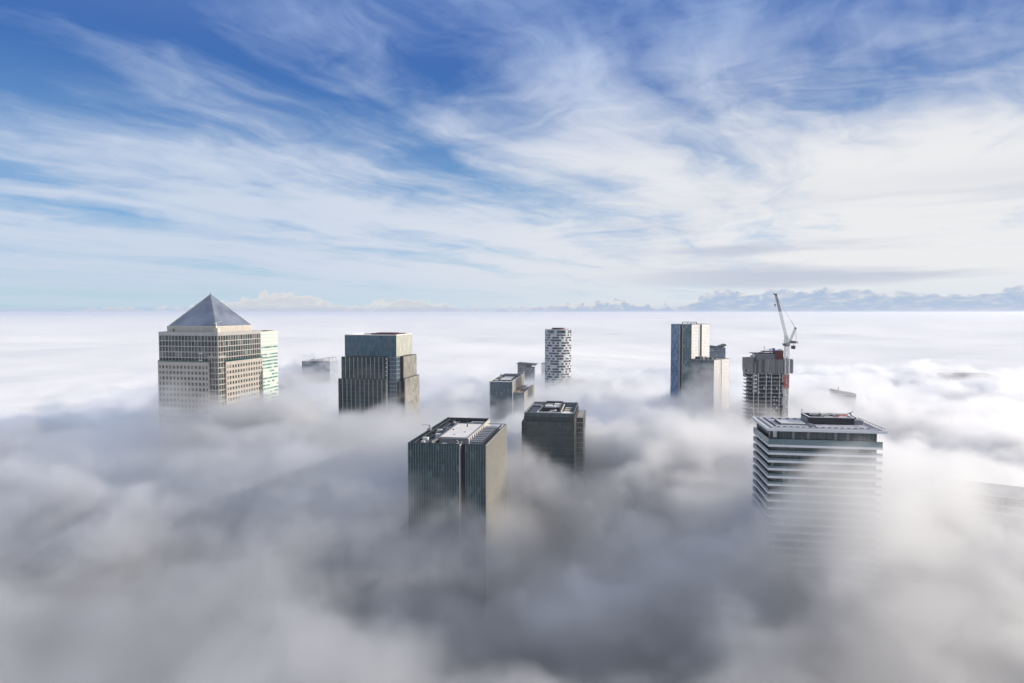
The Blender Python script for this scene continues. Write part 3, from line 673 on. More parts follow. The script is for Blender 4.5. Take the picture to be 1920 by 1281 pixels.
# ------------------------------------------------------------------ tower with the white flat roof panel, centre
def finned_tower():
    t = thing('finned_tower', 'green glass tower with thin upright fins and white penthouse roof, nearest in the middle', 'skyscraper', -15, 370, 0, 8.85)
    W, D, D2, zt = 46.3, 92.0, 71.4, 143.8
    G = panes('bottle_glass', (0.014, 0.042, 0.050), (0.020, 0.054, 0.062), (0.08, 0.13, 0.14), 1.5, 4.0, .4, .12, .10, .6, z0=zt)
    fin = tinted('pale_green_fin', (0.30, 0.37, 0.37), .4, .3, .5, .1)
    spd = tinted('bottle_spandrel', (0.035, 0.055, 0.06), .3, .1)
    PR = tinted('lit_return', (0.44, 0.42, 0.40), .6)  # return wall facing the sun, its sunlight put into the pale colour
    sun_fin = tinted('lit_stone_fin', (0.56, 0.54, 0.48), .6, 0, .4, .1)  # right wall's fins and panes carry the warm sunlight in their colour
    part('core_wall', lambda b: (b.box(-W + .4, -15.9, .4, D - .4, 0, zt - 3.6), b.box(-11.6, -.4, .4, D2 - .4, 0, zt - 3.6), b.box(-15.9, -11.6, 3, D2 - 6, 0, zt - 3.6)), M['interior'], t)
    part('facade', lambda b: facade(b, (-W, 0), FX, FO, W - 15.6, ZB, zt, 1.5, 4, (.12, .2), (.35, .06), bm_=2), [G, fin, spd], t)
    part('facade', lambda b: facade(b, (-12, 0), FX, FO, 12, ZB, zt, 1.5, 4, (.12, .2), (.35, .06), bm_=2), [G, fin, spd], t)
    part('facade', lambda b: facade(b, (0, 0), RX, RO, D2, ZB, zt, 1.5, 4, (.16, .5), (.35, .2)), [panes('lit_glass', (0.30, .28, .24), (.24, .225, .2), (.4, .36, .3), 1.5, 4, .4, .1, .3, .5), sun_fin], t)
    part('facade', lambda b: facade(b, (-W, 0), LX, LO, D, ZB, zt, 1.5, 4, (.12, .2), (.35, .06), bm_=2), [G, fin, spd], t)
    part('facade', lambda b: facade(b, (-W, D), BX, BO, W - 15.6, ZB, zt, 1.5, 4, (.12, .2), (.35, .06), bm_=2), [G, fin, spd], t)
    part('notch_wall', lambda b: (b.box(-15.6, -15.1, -.3, 3.7, ZB, zt + .2, 0), b.box(-15.12, -12.28, 3.2, 3.6, ZB, zt - .4, 1), b.box(-12.3, -12, .3, 3.7, ZB, zt, 1)), [PR, M['black']], t)
    part('rear_return', lambda b: b.box(-15.6, -15.1, D2 - 5, D - .2, ZB, zt + .1, 0), PR, t)
    def par(b):
        b.box(-W, -15.7, -.02, .6, zt, zt + .3); b.box(-12, 0, -.02, .6, zt, zt + .3); b.box(-W, -W + .6, .6, D, zt, zt + .3); b.box(-.6, .02, .6, D2, zt, zt + .3)
        b.box(-12, -.6, D2 - .6, D2, zt, zt + .3); b.box(-W + .6, -15.6, D - .6, D, zt, zt + .3)
        b.box(-3.2, -2.7, 1.5, D2 - 2, zt - .8, zt + .12); b.box(-W + 2.6, -W + 3, 1.5, D - 2, zt - .8, zt + .1); b.box(-W + 3, -17, D - 3, D - 2.6, zt - .8, zt + .1)
    part('parapet', par, M['dark'], t)
    part('roof_deck', lambda b: (b.box(-W + .6, -15.6, .6, D - .6, zt - 3.6, zt - 3.1), b.box(-12, -.6, .6, D2 - .6, zt - 3.6, zt - 3.1), b.box(-15.6, -12, 3.6, D2 - 6, zt - 3.6, zt - 3.1)), M['deck'], t)
    p = part('penthouse', lambda b: b.box(-31.5, -14, 14.5, 64.5, zt - 3.1, zt + .6), M['grey'], t)
    part('penthouse_roof', lambda b: (b.box(-31.9, -13.6, 14.1, 64.9, zt + .6, zt + .9, 0), b.frame(-31.9, -13.6, 14.1, 64.9, zt + .9, zt + 1.25, .7, 1), b.box(-23, -22.4, 52, 52.8, zt + .9, zt + 2.6, 3), b.box(-20.5, -19.5, 33, 34, zt + .9, zt + 1.2, 1), b.box(-25, -24, 24, 25, zt + .9, zt + 1.15, 1), b.box(-29.5, -28.8, 40, 41, zt + .9, zt + 1.5, 3)), [M['paledeck'], M['grey'], M['white'], M['dark']], p)
    part('penthouse_wall', lambda b: [b.box(-13.98, -13.3, 15 + i * 5.6, 18.6 + i * 5.6, zt - 3.1, zt + .5) for i in range(9)], M['stone'], p)
    for i in range(9):
        y = 12 + i * 5.8
        def unit(b):
            b.box(-12.2, -4.4, y, y + 3.4, zt - 3.1, zt - .1, 0); b.box(-12.25, -4.35, y - .12, y - .01, zt - 1.7, zt, 1)
            for k in range(7): b.box(-11.9 + k * 1.08, -11.2 + k * 1.08, y - .2, y - .125, zt - 1.4, zt - .5, 2)
            for k in range(6): b.cyl(-11.5 + k * 1.25, y + 1.7, zt - .1, zt + .1, .5, 10, 2)
        part('cooling_unit', unit, [M['grey'], M['white'], M['black']], t)
    def ducts(b):
        r = random.Random(9)
        b.box(-34.2, -33.6, 6, 72, zt - 3.1, zt + .2, 1)
        for i in range(26):
            x = -W + 3.6 + r.random() * 6; y = 4 + i * 3.3; s_ = .8 + r.random() * 1.6
            b.box(x, x + s_ * 1.4, y, y + s_, zt - 3.1, zt - 1.6 + r.random() * 2.4, r.choice([0, 1, 2, 2]))
        for i in range(5): b.bar((-W + 4 + i * 1.7, 4, zt - 1.8 + .2 * i), (-W + 4 + i * 1.7, 84, zt - 1.8 + .2 * i), .22, 1 if i % 2 else 0)
        for i in range(4): b.bar((-35 + .2 * i, 10 + i * 18, zt - 2), (-32 + .2 * i, 13 + i * 18, zt + .6), .5, 1)
        b.box(-29, -16, 70, 78, zt - 3.1, zt - 1.0, 0); b.box(-27, -24, 72, 76, zt - 1, zt - .2, 1); b.bar((-26, 80, zt - .5), (-17, 80, zt - .5), .35, 2)
        for i in range(4): b.box(-28 + i * 4.4, -25.4 + i * 4.4, 6, 9, zt - 3.1, zt - 1.2, 0 if i % 2 else 2)
    part('ductwork', ducts, [M['dark'], M['grey'], M['white']], t)
    part('cleaning_rig', lambda b: (b.box(-W + .4, -W + 2.6, 38, 42, zt + .3, zt + 1.5), b.bar((-W + 1.5, 40, zt + 1.5), (-W + 1.5, 40, zt + 3.8), .3), b.bar((-W + 1.5, 40, zt + 3.6), (-W - 2.5, 37, zt + 4.2), .2), b.bar((-16.8, 2, zt - 1), (-14, -.4, zt + 1.6), .35), b.bar((-16.5, 3, zt + .4), (-17.5, 1, zt + 2.2), .25)), M['grey'], t)
finned_tower()

# ------------------------------------------------------------------ twin slabs of blue glass, their sunlit faces painted white
def twin(name, label, x, y, zt, Wd, Dp, slots, slotr, dull):
    t = thing(name, label, 'apartment tower', x, y, 0, 45, 'pair of glass apartment towers')
    Gb = panes('sky_blue_glass' if not dull else 'dull_blue_glass', (0.055, 0.13, 0.28) if not dull else (.06, .08, .1), (0.09, 0.19, 0.34) if not dull else (.07, .09, .11), (.20, .27, .35) if not dull else (.13, .15, .17), 2.4, 3.7, .45, .18, .08, .9, z0=zt)  # shorter tower gets duller, greyer panes
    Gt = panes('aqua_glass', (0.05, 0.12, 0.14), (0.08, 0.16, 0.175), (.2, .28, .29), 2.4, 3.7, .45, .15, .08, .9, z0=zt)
    Gw = panes('pale_sunlit_glass', (0.64, 0.635, 0.63), (0.62, 0.61, 0.60), (.66, .65, .63), 2.6, 3.7, .4, .1, .5, .4, z0=zt, jit=.05)  # sunlit faces: the sun's brightness put into near-white panes
    mul = tinted('blue_grey_mullion', (0.12, 0.16, 0.2), .4, .2)
    part('core_wall', lambda b: b.box(-Wd + .9, -.9, .9, Dp - .9, 0, zt - .6), M['interior'], t)
    a, c = slots
    if a:
        part('facade', lambda b: facade(b, (-Wd, 0), FX, FO, Wd - c, ZB, zt, 2.4, 3.7, (.1, .08), (.3, .08)), [Gb, mul], t)
        part('facade', lambda b: facade(b, (-a, 0), FX, FO, a, ZB, zt, 2.4, 3.7, (.1, .08), (.3, .08)), [Gt, mul], t)
        for q in (a, c): part('slot_edge', lambda b: b.box(-q - .45, -q + .45, -.5, 1, ZB, zt + .3), M['steel'], t)
    else: part('facade', lambda b: facade(b, (-Wd, 0), FX, FO, Wd, ZB, zt, 2.4, 3.7, (.1, .08), (.3, .08)), [Gb, mul], t)
    a, c = slotr
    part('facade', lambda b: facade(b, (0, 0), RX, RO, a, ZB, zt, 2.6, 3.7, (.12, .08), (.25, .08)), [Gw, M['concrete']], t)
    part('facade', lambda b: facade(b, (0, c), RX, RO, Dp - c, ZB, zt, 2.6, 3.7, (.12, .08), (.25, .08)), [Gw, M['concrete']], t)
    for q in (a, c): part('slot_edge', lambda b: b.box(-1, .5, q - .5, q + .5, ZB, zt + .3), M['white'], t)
    part('facade', lambda b: facade(b, (-Wd, Dp), BX, BO, Wd, ZB, zt, 2.4, 3.7, (.1, .08), (.3, .08)), [Gt, mul], t)
    part('facade', lambda b: facade(b, (-Wd, 0), LX, LO, Dp, ZB, zt, 2.4, 3.7, (.1, .08), (.3, .08)), [Gb, mul], t)
    part('roof', lambda b: (b.box(-Wd + .35, -.35, .35, Dp - .35, zt - .6, zt - .1, 0), b.frame(-Wd - .1, .1, -.1, Dp + .1, zt - .05, zt + .4, .5, 0)), M['grey'], t)
    return t
tw = twin('twin_tower', 'taller of two blue glass towers, white where the sun strikes, with a dark slot down each face', 203, 735, 206.2, 26.4, 41.6, (11.1, 14.9), (16.7, 23.4), False)
part('roof_frame', lambda b: (b.bar((-13.5, 3, 206.6), (-13.5, 3, 209), .3), b.bar((-13.5, 3, 208.8), (2, 7, 208.8), .3), b.bar((2, 7, 206.6), (2, 7, 209), .3), b.bar((-8, 4.5, 206.6), (-8, 4.5, 208.6), .2), b.bar((-4, 5.5, 206.6), (-4, 5.5, 208.6), .2)), M['dark'], tw)
tw2 = twin('twin_tower', 'shorter of two glass towers, cluttered roof, smothered by fog on its shady side', 214.8, 690, 169.0, 27, 35, (0, 0), (14.2, 17.6), True)
def clutter(b):
    r = random.Random(12)
    for i in range(12):
        x = -25 + r.random() * 22; y = 2 + r.random() * 26; s_ = 1 + r.random() * 2
        b.box(x, x + s_, y, y + s_ * .8, 168.9, 169.6 + r.random() * 2.2, i % 2)
    b.box(-15, -8, 10, 16, 168.9, 171.0, 0); b.bar((-20, 8, 169), (-20, 8, 174), .15, 0); b.box(-24, -18, 3, 6, 168.9, 171.8, 0)
part('roof_plant', clutter, [M['dark'], M['grey']], tw2)

# ------------------------------------------------------------------ small far tower with winged roof
def winged_tower():
    t = thing('winged_tower', 'small grey blue tower with upswept wing roof behind the taller twin glass tower', 'office building', 303.0, 1000, 0, 9)
    z = 165.5; W, D = 24.6, 28
    G = panes('steel_blue_glass', (0.10, 0.13, 0.18), (0.13, 0.17, 0.22), (.25, .26, .3), 3, 4, .4, .1, .2, .7)
    part('core_wall', lambda b: b.box(.4, W - .4, .4, D - .4, 0, z - 1), M['interior'], t)
    part('facade', lambda b: facade(b, (0, 0), FX, FO, W, ZB, z, 3, 4, (.3, .3), (.3, .1)), [G, M['grey']], t)
    part('facade', lambda b: facade(b, (W, 0), RX, RO, D, ZB, z, 3, 4, (.3, .3), (.3, .1)), [G, M['stone']], t)
    part('facade', lambda b: facade(b, (0, 0), LX, LO, D, ZB, z, 3, 4, (.3, .3), (.3, .1)), [G, M['grey']], t)
    def slab(b, x0, x1, za, zb, m):
        b.hexa([(x0, -1, za - 2.2), (x1, -1, zb - 2.2), (x1, D + 1, zb - 2.2), (x0, D + 1, za - 2.2), (x0, -1, za), (x1, -1, zb), (x1, D + 1, zb), (x0, D + 1, za)], m)
    part('wing_roof', lambda b: (slab(b, -.6, 12, z + 3.0, z + 2.0, 0), slab(b, 14.5, W + .9, z + 1.2, z + 5.4, 0), b.box(.5, W - .5, .5, D - .5, z - .9, z + .6, 1)), [M['dark'], M['grey']], t)
winged_tower()

# ------------------------------------------------------------------ concrete tower under construction
def unfinished_tower():
    t = thing('unfinished_tower', 'concrete tower under construction, bare floors below a grey corrugated screen', 'construction tower', 233.4, 640, 0, 9)
    W, D, zs = 41.5, 32.0, 174.0
    scr = tinted('corrugated_screen', (0.19, 0.185, 0.19), .55, .2, .5, .2, .15); scr2 = tinted('pale_screen', (0.30, 0.29, 0.29), .5, .2, .5, .15, .15)
    r = random.Random(3)
    def screens(b, o, ax, out, L, zb):
        n = round(L / 3.6); st = L / n
        for i in range(n):
            h = zs + (r.random() - .5) * .7; zb2 = zb + (r.random() - .5) * .5
            if o[1] < 1 and ax[0] and i == 1: h -= 3.2
            b.obox(o, ax, out, i * st + .05, (i + 1) * st - .05, -.25, 0, zb2, h, i % 2 * 2 if r.random() < .6 else 0)
            for k in range(6): b.obox(o, ax, out, i * st + .15 + k * st / 6, i * st + .45 + k * st / 6, 0, .22, zb2 + .05, h - .05, 2 if r.random() < .35 else (0 if r.random() < .7 else 1))
    for o, ax, out, L, zb in (((0, 0), FX, FO, W, 160.2), ((W, 0), RX, RO, D, 160.2), ((0, 0), LX, LO, D, 163.0), ((0, D), BX, BO, W, 160.2)):
        part('protection_screen', lambda b: screens(b, o, ax, out, L, zb), [scr, M['dark'], scr2], t)
    part('lower_screen', lambda b: (b.box(1.0, 3.2, D - 12, D - 2, 154.5, 163.4), b.box(.4, .9, D - 13, D - 1, 154.2, 163.2)), scr, t)
    part('core', lambda b: b.box(9, 31, 9, 24, 0, 172), M['concrete'], t)
    part('bay_shade', lambda b: b.box(3.5, W - 5, 5, D - 4, 0, 159.5), mat('shadowed_bay', (0.035, 0.038, 0.05), .9), t)  # solid dark block in place of the shade between the open floors
    for k in range(22):
        z = 159.4 - 3.82 * k
        def fl(b):
            b.box(1.2, W - 2.6, 1.4, D - 1, z - .42, z, 0)
            b.box(1.3, W - 2.8, 1.5, 1.6, z + .95, z + 1.15, 1)
            for i in range(7): b.box(.1 + (i % 2) * .4, 1.18, 3 + i * 4, 5.4 + i * 4, z - .38, z + (.5 if i % 2 else .12), 2 if i % 2 else 0)
            for i in range(14):
                if r.random() < .55: x = 3 + i * 2.4; b.box(x, x + .8 + r.random(), 2.4, 2.9, z + .02, z + .6 + r.random() * 1.6, 2 if r.random() < .3 else 1)
            if k < 6: b.box(4.5, 8.6, 1.8, 2.0, z + 1.5, z + 2.7, 2)
            b.box(W - 9.5, W - 4.2, 1.2, 1.8, z + .02, z + 3.2, 3) if k % 3 else None
        part('floor_slab', fl, [M['concrete'], M['grey'], M['white'], M['stone']], t)
    for x in (5.4, 9.8, 17.0, 21.9, 29.5, W - 4):
        part('column', lambda b: b.box(x - .38, x + .38, 1.0, 1.38, 60, 160), tinted('pale_column', (.46, .46, .47), .8), t)
    def top(b):
        b.box(8.6, 26.5, 8, 22, zs - 3, zs + 5.0, 0); b.box(5.2, 8.4, 12, 20, zs - 3, zs + 2.5, 0); b.box(5.5, 7.5, 8.5, 10, zs + 1.2, zs + 3.6, 1); b.box(2.5, 6, 4, 8, zs - 3, zs + .3, 0)
        b.box(4.6, 26.4, 7.6, 22.4, zs + 5.0, zs + 5.4, 2); b.bar((4.9, 8, zs - 1), (4.9, 8, zs + 5), .2, 2)
    part('core_formwork', top, [M['grey'], M['white'], M['dark']], t)
    part('working_platform', lambda b: (b.box(26.6, 34, 7, 20, zs - 4, zs + 8.0, 0), b.box(15, 26.5, 8, 20, zs + 6.6, zs + 7.3, 0), b.bar((13, 8, zs + 5.4), (16, 8, zs + 6.7), .25), b.bar((22, 8, zs + 5.4), (22, 8, zs + 6.6), .25), b.box(26.3, 34.4, 6.6, 20.4, zs + 8.0, zs + 8.3, 1), b.box(12, 15, 9, 14, zs + 5.4, zs + 6.2, 0), [b.bar((26.6 + i * 1.05, 6.9, zs - 1), (26.6 + i * 1.05, 6.9, zs + 7.9), .09, 2) for i in range(8)]), [M['oxide'], M['grey'], M['red']], t)
    part('cabin', lambda b: (b.box(21.5, 24.2, 9, 12, zs + 7.3, zs + 10.0, 0), b.box(24.2, 26.5, 9, 12, zs + 7.3, zs + 10.4, 1), b.box(30, 33, 9, 13, zs + 8.3, zs + 9.6, 0)), [M['white'], M['blue']], t)
    part('mast', lambda b: (b.bar((16.5, 9, zs + 7.3), (16, 9, zs + 13), .13), b.bar((16.4, 9, zs + 9), (21.5, 9, zs + 9), .09), b.bar((16, 9, zs + 12.9), (16.9, 9, zs + 10), .08)), M['grey'], t)
unfinished_tower()

# ------------------------------------------------------------------ luffing tower crane
def tower_crane():
    t = thing('tower_crane', 'white luffing tower crane with red mast section beside the concrete tower', 'crane', 268.3, 634, 0, 0)
    h = 1.75
    def lat(b, p0, p1, n, wdt, rr, m=0, wd1=None):
        """square lattice from p0 to p1"""
        p0, p1 = Vector(p0), Vector(p1); d = (p1 - p0); L = d.length; d /= L; wd1 = wdt if wd1 is None else wd1
        a = Vector((0, 1, 0)); c = d.cross(a).normalized()
        P = lambda k, i, j: p0 + d * (L * k / n) + (a * i + c * j) * (wdt + (wd1 - wdt) * k / n)
        for i, j in ((-1, -1), (1, -1), (1, 1), (-1, 1)): b.bar(P(0, i, j), P(n, i, j), rr, m)
        cs = ((-1, -1), (1, -1), (1, 1), (-1, 1))
        for k in range(n):
            for q in range(4):
                A, B = cs[q], cs[(q + 1) % 4]
                b.bar(P(k, *A), P(k, *B), rr * .6, m)
                b.bar(P(k, *(A if k % 2 else B)), P(k + 1, *(B if k % 2 else A)), rr * .6, m)
    wh = M['white']
    part('mast', lambda b: lat(b, (0, 0, 0), (0, 0, 145.5), 42, h, .27), wh, t)
    part('mast', lambda b: (lat(b, (0, 0, 145.8), (0, 0, 159.6), 4, h, .25), b.box(-2.4, 2.6, 1.2, 2.2, 148, 150, 0), b.box(-2.2, 2.2, -1.9, 1.9, 156.2, 156.6, 0)), M['red'], t)
    part('mast', lambda b: lat(b, (0, 0, 159.8), (0, 0, 186.6), 8, h, .27), wh, t)
    part('slewing_ring', lambda b: (b.cyl(0, 0, 186.6, 187.6, 2.3, 16), b.box(-2.2, 2.2, -2, 2, 187.6, 188.4), b.box(-4.6, 2.4, -2.2, 2.2, 189.2, 189.5)), M['grey'], t)
    part('operator_cab', lambda b: (b.box(-4.4, -2.2, -2.6, -.6, 187.4, 189.8), b.box(-4.46, -4.41, -2.4, -.8, 188.2, 189.6, 1), b.box(-4.2, -2.4, -2.66, -2.61, 188.2, 189.6, 1)), [M['grey'], M['black']], t)
    part('turret', lambda b: (lat(b, (-1.4, 0, 188.4), (-.9, 0, 198), 4, 1.1, .2), lat(b, (1.4, 0, 188.4), (-.3, 0, 196.5), 4, .9, .18)), wh, t)
    part('jib', lambda b: (lat(b, (-1.3, 0, 197.2), (-7.4, 0, 221), 11, .85, .14, 0, .9), lat(b, (-7.4, 0, 221), (-11.6, 0, 236.6), 9, .9, .16, 1, .5), b.box(-13.2, -10.8, -.6, .6, 236.6, 238, 2), b.bar((-12, 0, 237.4), (-14.4, 0, 238.6), .25, 2)), [wh, M['grey'], M['dark']], t)
    part('a_frame', lambda b: (lat(b, (2.4, 0, 191), (7.8, 0, 204.2), 7, .7, .18), b.box(7, 8.6, -.8, .8, 203.6, 205.2, 1)), [wh, M['dark']], t)
    part('counter_jib', lambda b: (b.box(1.5, 10, -1.8, 1.8, 189.8, 190.6, 0), b.box(3, 5.6, -1.5, 1.5, 190.6, 192.3, 1), b.box(6.2, 8.4, -1.4, 1.4, 190.6, 192, 1), b.bar((1.5, -1.8, 191.6), (10, -1.8, 191.6), .1, 0), b.bar((10, -1.8, 190.6), (10, -1.8, 191.7), .1, 0)), [M['grey'], M['dark']], t)
    part('ballast', lambda b: (b.box(4.6, 6, -1.5, 1.5, 184.4, 187), b.box(6.2, 7.6, -1.5, 1.5, 184.2, 187), b.box(4.4, 7.8, -1.2, 1.2, 187, 187.5), b.bar((6.2, 0, 187.4), (6.4, 0, 189.9), .15)), M['dark'], t)
    part('rope', lambda b: (b.bar((7.8, 0, 204.9), (-11.2, 0, 235.4), .07), b.bar((7.8, .5, 204.9), (3.4, .5, 212.5), .14), b.bar((8.2, 0, 204.8), (9.8, 0, 190.6), .09), b.bar((8, .6, 204.8), (8.2, .6, 192), .07), b.bar((-12.4, 0, 237), (-12.4, 0, 228.6), .07)), M['grey'], t)
    part('hook_block', lambda b: (b.box(-12.9, -11.9, -.4, .4, 226.6, 228.2), b.cyl(-12.4, 0, 226, 226.6, .35, 10), b.bar((-12.4, 0, 226), (-12.1, 0, 225), .15)), M['dark'], t)
tower_crane()

# ------------------------------------------------------------------ tower with the wide white roof and balconies
def balcony_tower():
    t = thing('balcony_tower', 'apartment tower with wide flat white roof and white balcony bands dissolving in fog', 'apartment tower', 130.5, 330, 0, 8.85)
    W, D, zr = 57.0, 38.0, 160.8
    white = tinted('white_band', (0.66, 0.665, 0.67), .5, 0, .5, .06)
    G = panes('night_blue_glass', (0.014, 0.026, 0.034), (0.03, 0.05, 0.062), (0.16, 0.2, 0.19), 1.45, 4.06, .45, .12, .08, .9, z0=152)
    part('core_wall', lambda b: b.box(4.4, W - 6.4, 4.0, D - 3.5, 0, 159.3), M['interior'], t)
    gm = tinted('slate_frame', (0.05, 0.065, 0.075), .4, .3)
    for o, ax, out, L in (((2.4, 2.2), FX, FO, W - 6.6), ((2.4, 2.2), LX, LO, D - 4.4), ((W - 4.2, 2.2), RX, RO, D - 4.4), ((2.4, D - 2.2), BX, BO, W - 6.6)):
        part('facade', lambda b: facade(b, o, ax, out, L, ZB, 159.5, 1.45, 4.06, (.12, .12), None), [G, gm], t)
    part('curtain_panel', lambda b: (b.box(3.2, 5.0, 2.0, 2.06, 156, 159.4), b.box(1.9, 1.95, 4, 5, 153, 158.5)), M['stone'], t)
    bal = mat('balustrade_glass', (0.12, 0.19, 0.21), .1, 0, .8)
    for k in range(24):
        z = 152.4 - 4.06 * k
        f = part('balcony_slab', lambda b: (b.frame(.8, W - 1.6, .8, D - .8, z - 1.15, z, 2.6)), white, t)
        hgt = 2.9 if k == 0 else 1.1
        part('balustrade', lambda b: (b.obox((.95, .95), FX, FO, 0, W - 2.7, -.1, 0, z + .003, z + hgt), b.obox((.95, 1.1), LX, LO, 0, D - 2.4, -.1, 0, z + .003, z + hgt), [b.obox((.95, .95), FX, FO, i * 1.9, i * 1.9 + .06, .001, .06, z + .01, z + hgt - .01, 1) for i in range(int((W - 3) / 1.9))], [b.obox((.95, 1.1), LX, LO, i * 1.9, i * 1.9 + .06, .001, .06, z + .01, z + hgt - .01, 1) for i in range(int((D - 3) / 1.9))]), [bal, gm], f)
        part('balcony_end', lambda b: b.box(.7, 2.3, D - 1.9, D - .7, z + .003, z + (2.6 if k == 0 else 1.6)), white, f)
    def roof(b):
        b.box(0, W, 0, D, zr - 1.3, zr - .25, 0); b.frame(0, W, 0, D, zr - .25, zr, 1.3, 0)
        b.frame(3.2, W - 3.2, 3.2, D - 3.2, zr - .25, zr + .25, .5, 0)
    part('roof_slab', roof, white, t)
    part('roof_deck', lambda b: (b.box(3.7, W - 3.7, 3.7, D - 3.7, zr - .25, zr - .1, 0), b.frame(1.3, W - 1.3, 1.3, D - 1.3, zr - .25, zr - .16, 1.9, 1)), [tinted('frosted_deck', (0.42, 0.43, 0.47), .8, 0, .3, .25, .3), M['grey']], t)
    def vents(b):
        for i in range(15): b.box(6 + i * 3.1, 7.5 + i * 3.1, 5.2, 6.2, zr - .1, zr + .3, 0); b.box(6 + i * 3.1, 7.5 + i * 3.1, 4.4, 4.9, zr - .1, zr + .1, 1)
        for i in range(9): b.box(5.0, 6.0, 8 + i * 3, 9.8 + i * 3, zr - .1, zr + .3, 0); b.box(4.2, 4.7, 8 + i * 3, 9.8 + i * 3, zr - .1, zr + .15, 1)
        for i in range(10): b.box(9 + i * 4, 10.6 + i * 4, D - 5.6, D - 4.8, zr - .1, zr + .35, 0)
    part('roof_vent', vents, [M['black'], M['white']], t)
    def sky(b):
        b.box(9.5, 22.5, 13, 24, zr - .1, zr + .6, 0)
        for i in range(8): b.box(9.9 + i * 1.57, 11.1 + i * 1.57, 13.2, 23.8, zr + .6, zr + .75, 1)
        b.box(9, 9.5, 13, 25, zr - .1, zr + 1.0, 2); b.box(23.5, 26, 9, 22, zr - .1, zr + .5, 0)
    part('skylight', sky, [M['grey'], M['white'], M['black']], t)
    def plant(b):
        b.frame(25, 47.5, 17.5, 33, zr - .1, zr + 3.5, .5, 0); b.box(25.5, 47, 18, 32.5, zr + 1.4, zr + 1.7, 1)
        b.box(24.4, 24.95, 19, 30, zr + .3, zr + 2.8, 1); b.box(47.55, 52, 18.5, 24, zr - .1, zr + 2.2, 1); b.box(48, 51, 25, 31, zr - .1, zr + 2.8, 0)
        b.frame(24.8, 47.7, 17.3, 33.2, zr + 3.5, zr + 3.75, .8, 2)
    part('plant_screen', plant, [M['black'], M['grey'], M['white']], t)
    def items(b):
        r = random.Random(21)
        for i in range(16):
            x = 26.5 + r.random() * 18; y = 19 + r.random() * 10; s_ = .8 + r.random() * 1.6
            b.box(x, x + s_ * 1.5, y, y + s_, zr + 1.7, zr + 3 + r.random() * 1.8, r.choice([0, 1, 2, 2]))
        b.bar((27, 24, zr + 4.3), (45, 27, zr + 4.1), .3, 1); b.bar((38, 20, zr + 3.6), (46, 24, zr + 4.2), .35, 3); b.cyl(31.5, 21, zr + 1.7, zr + 5.2, .9, 14, 0); b.cyl(31.5, 21, zr + 5.2, zr + 5.6, 1.1, 14, 1)
        b.bar((24.6, 31, zr + 3.7), (24.6, 31, zr + 6.0), .08, 0); b.bar((24.6, 28, zr + 5.9), (24.6, 31, zr + 5.9), .08, 0); b.bar((24.6, 28, zr + 3.7), (24.6, 28, zr + 6), .08, 0)
        b.bar((47, 28, zr + 4), (52, 33, zr + 4.8), .2, 0); b.bar((48, 22, zr + 2.8), (49.5, 30, zr + 4.4), .25, 2)
    part('rooftop_machinery', items, [M['grey'], M['white'], M['dark'], M['red']], t)
    part('roof_rail', lambda b: (b.bar((W - 1.0, 1, zr + 1.0), (W - 1.0, D - 1, zr + 1.0), .12), b.bar((W - 5.5, 3, zr + 1.1), (W - 5.5, D - 3, zr + 1.1), .1), [b.bar((W - 1, 1 + i * 4, zr), (W - 1, 1 + i * 4, zr + 1), .06) for i in range(10)]), M['grey'], t)
balcony_tower()

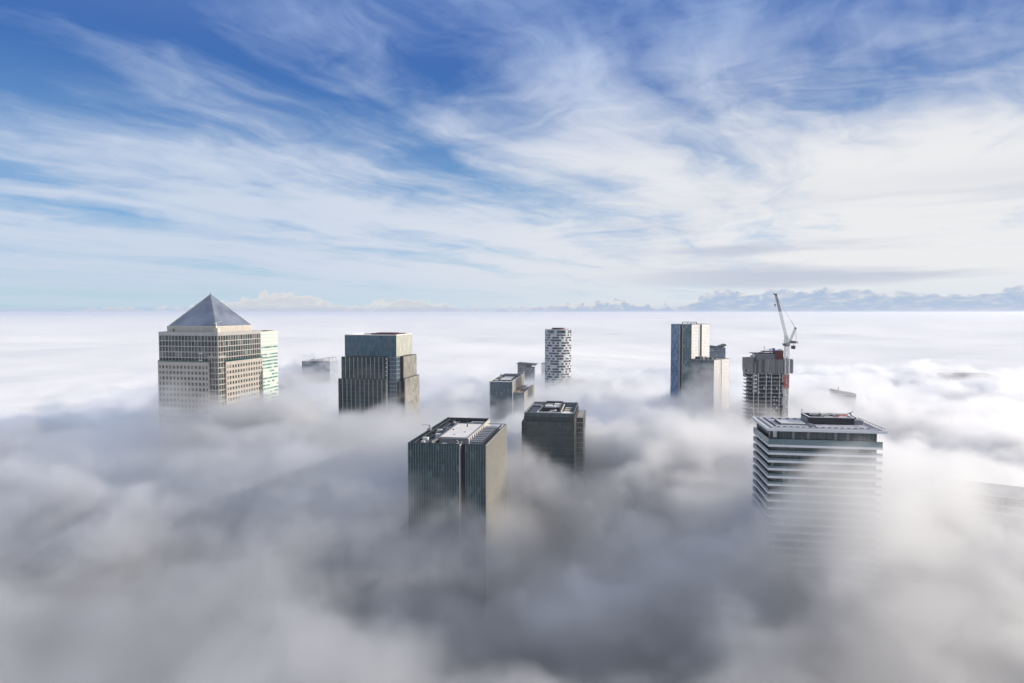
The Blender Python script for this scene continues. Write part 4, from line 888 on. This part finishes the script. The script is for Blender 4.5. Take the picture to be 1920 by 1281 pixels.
# ------------------------------------------------------------------ blocks that are little more than shadows in the fog
def ghost(name, label, x, y, zt, W, D, deg, slope=0.0, fl=4.0):
    t = thing(name, label, 'office building', x, y, 0, deg)
    G = panes(name + '_glass', (0.20, 0.20, 0.20), (0.24, 0.24, 0.235), (.3, .29, .27), 3, fl, .4, .2, .3, .5)  # pale, even tones put some of the fog's fading into the glass
    part('core_wall', lambda b: b.box(.4, W - .4, .4, D - .4, 0, zt - 1 - max(slope, 0)), M['interior'], t)
    part('facade', lambda b: facade(b, (0, 0), FX, FO, W, ZB, zt - max(slope, 0), 3, fl, (.3, .25), (1.1, .4)), [G, M['stone']], t)
    part('facade', lambda b: facade(b, (0, 0), LX, LO, D, ZB, zt - max(slope, 0), 3, fl, (.3, .25), (1.1, .4)), [G, M['stone']], t)
    part('facade', lambda b: facade(b, (W, 0), RX, RO, D, ZB, zt - max(slope, 0), 3, fl, (.3, .25), (1.1, .4)), [G, M['stone']], t)
    part('roof', lambda b: (b.hexa([(-.3, -.5, zt - slope - .4), (W + .3, -.5, zt - slope - .4), (W + .3, D + .3, zt - slope - .4), (-.3, D + .3, zt - slope - .4), (-.3, -.5, zt + .3), (W + .3, -.5, zt - slope + .3), (W + .3, D + .3, zt - slope + .3), (-.3, D + .3, zt + .3)])), M['concrete'], t)
    return t
g1 = ghost('veiled_block', 'small pale block with sloping roof, faint in bright fog behind the balcony tower', 389.5, 780, 126.0, 23, 20, 9, 4.0)
part('flue', lambda b: b.cyl(5, 6, 125.5, 129.5, .5, 10), M['grey'], g1)
ghost('veiled_block', 'wide grey block far away, barely showing through fog at the right', 642, 950, 128.0, 64, 40, 9)
ghost('veiled_block', 'long flat roofed block, a faint shape in sunlit fog right of the balcony tower', 226.3, 390, 116.3, 120, 34, 33)

# ------------------------------------------------------------------ clear winter air, slightly milky over the long view
def build_haze():
    b = MB(); b.box(-91000, 91000, -4000, 121000, -1, 241)
    m = bpy.data.materials.new('air'); m.use_nodes = True; t = m.node_tree; t.nodes.clear()
    pv = t.nodes.new('ShaderNodeVolumePrincipled'); ou = t.nodes.new('ShaderNodeOutputMaterial'); t.links.new(pv.outputs[0], ou.inputs['Volume'])
    pv.inputs['Color'].default_value = (0.93, 0.95, 1.0, 1); pv.inputs['Density'].default_value = 5e-5; pv.inputs['Anisotropy'].default_value = 0.72
    o = b.build('haze', m); o['kind'] = 'stuff'; o['label'] = 'thin milky air over the fog sea'
build_haze()
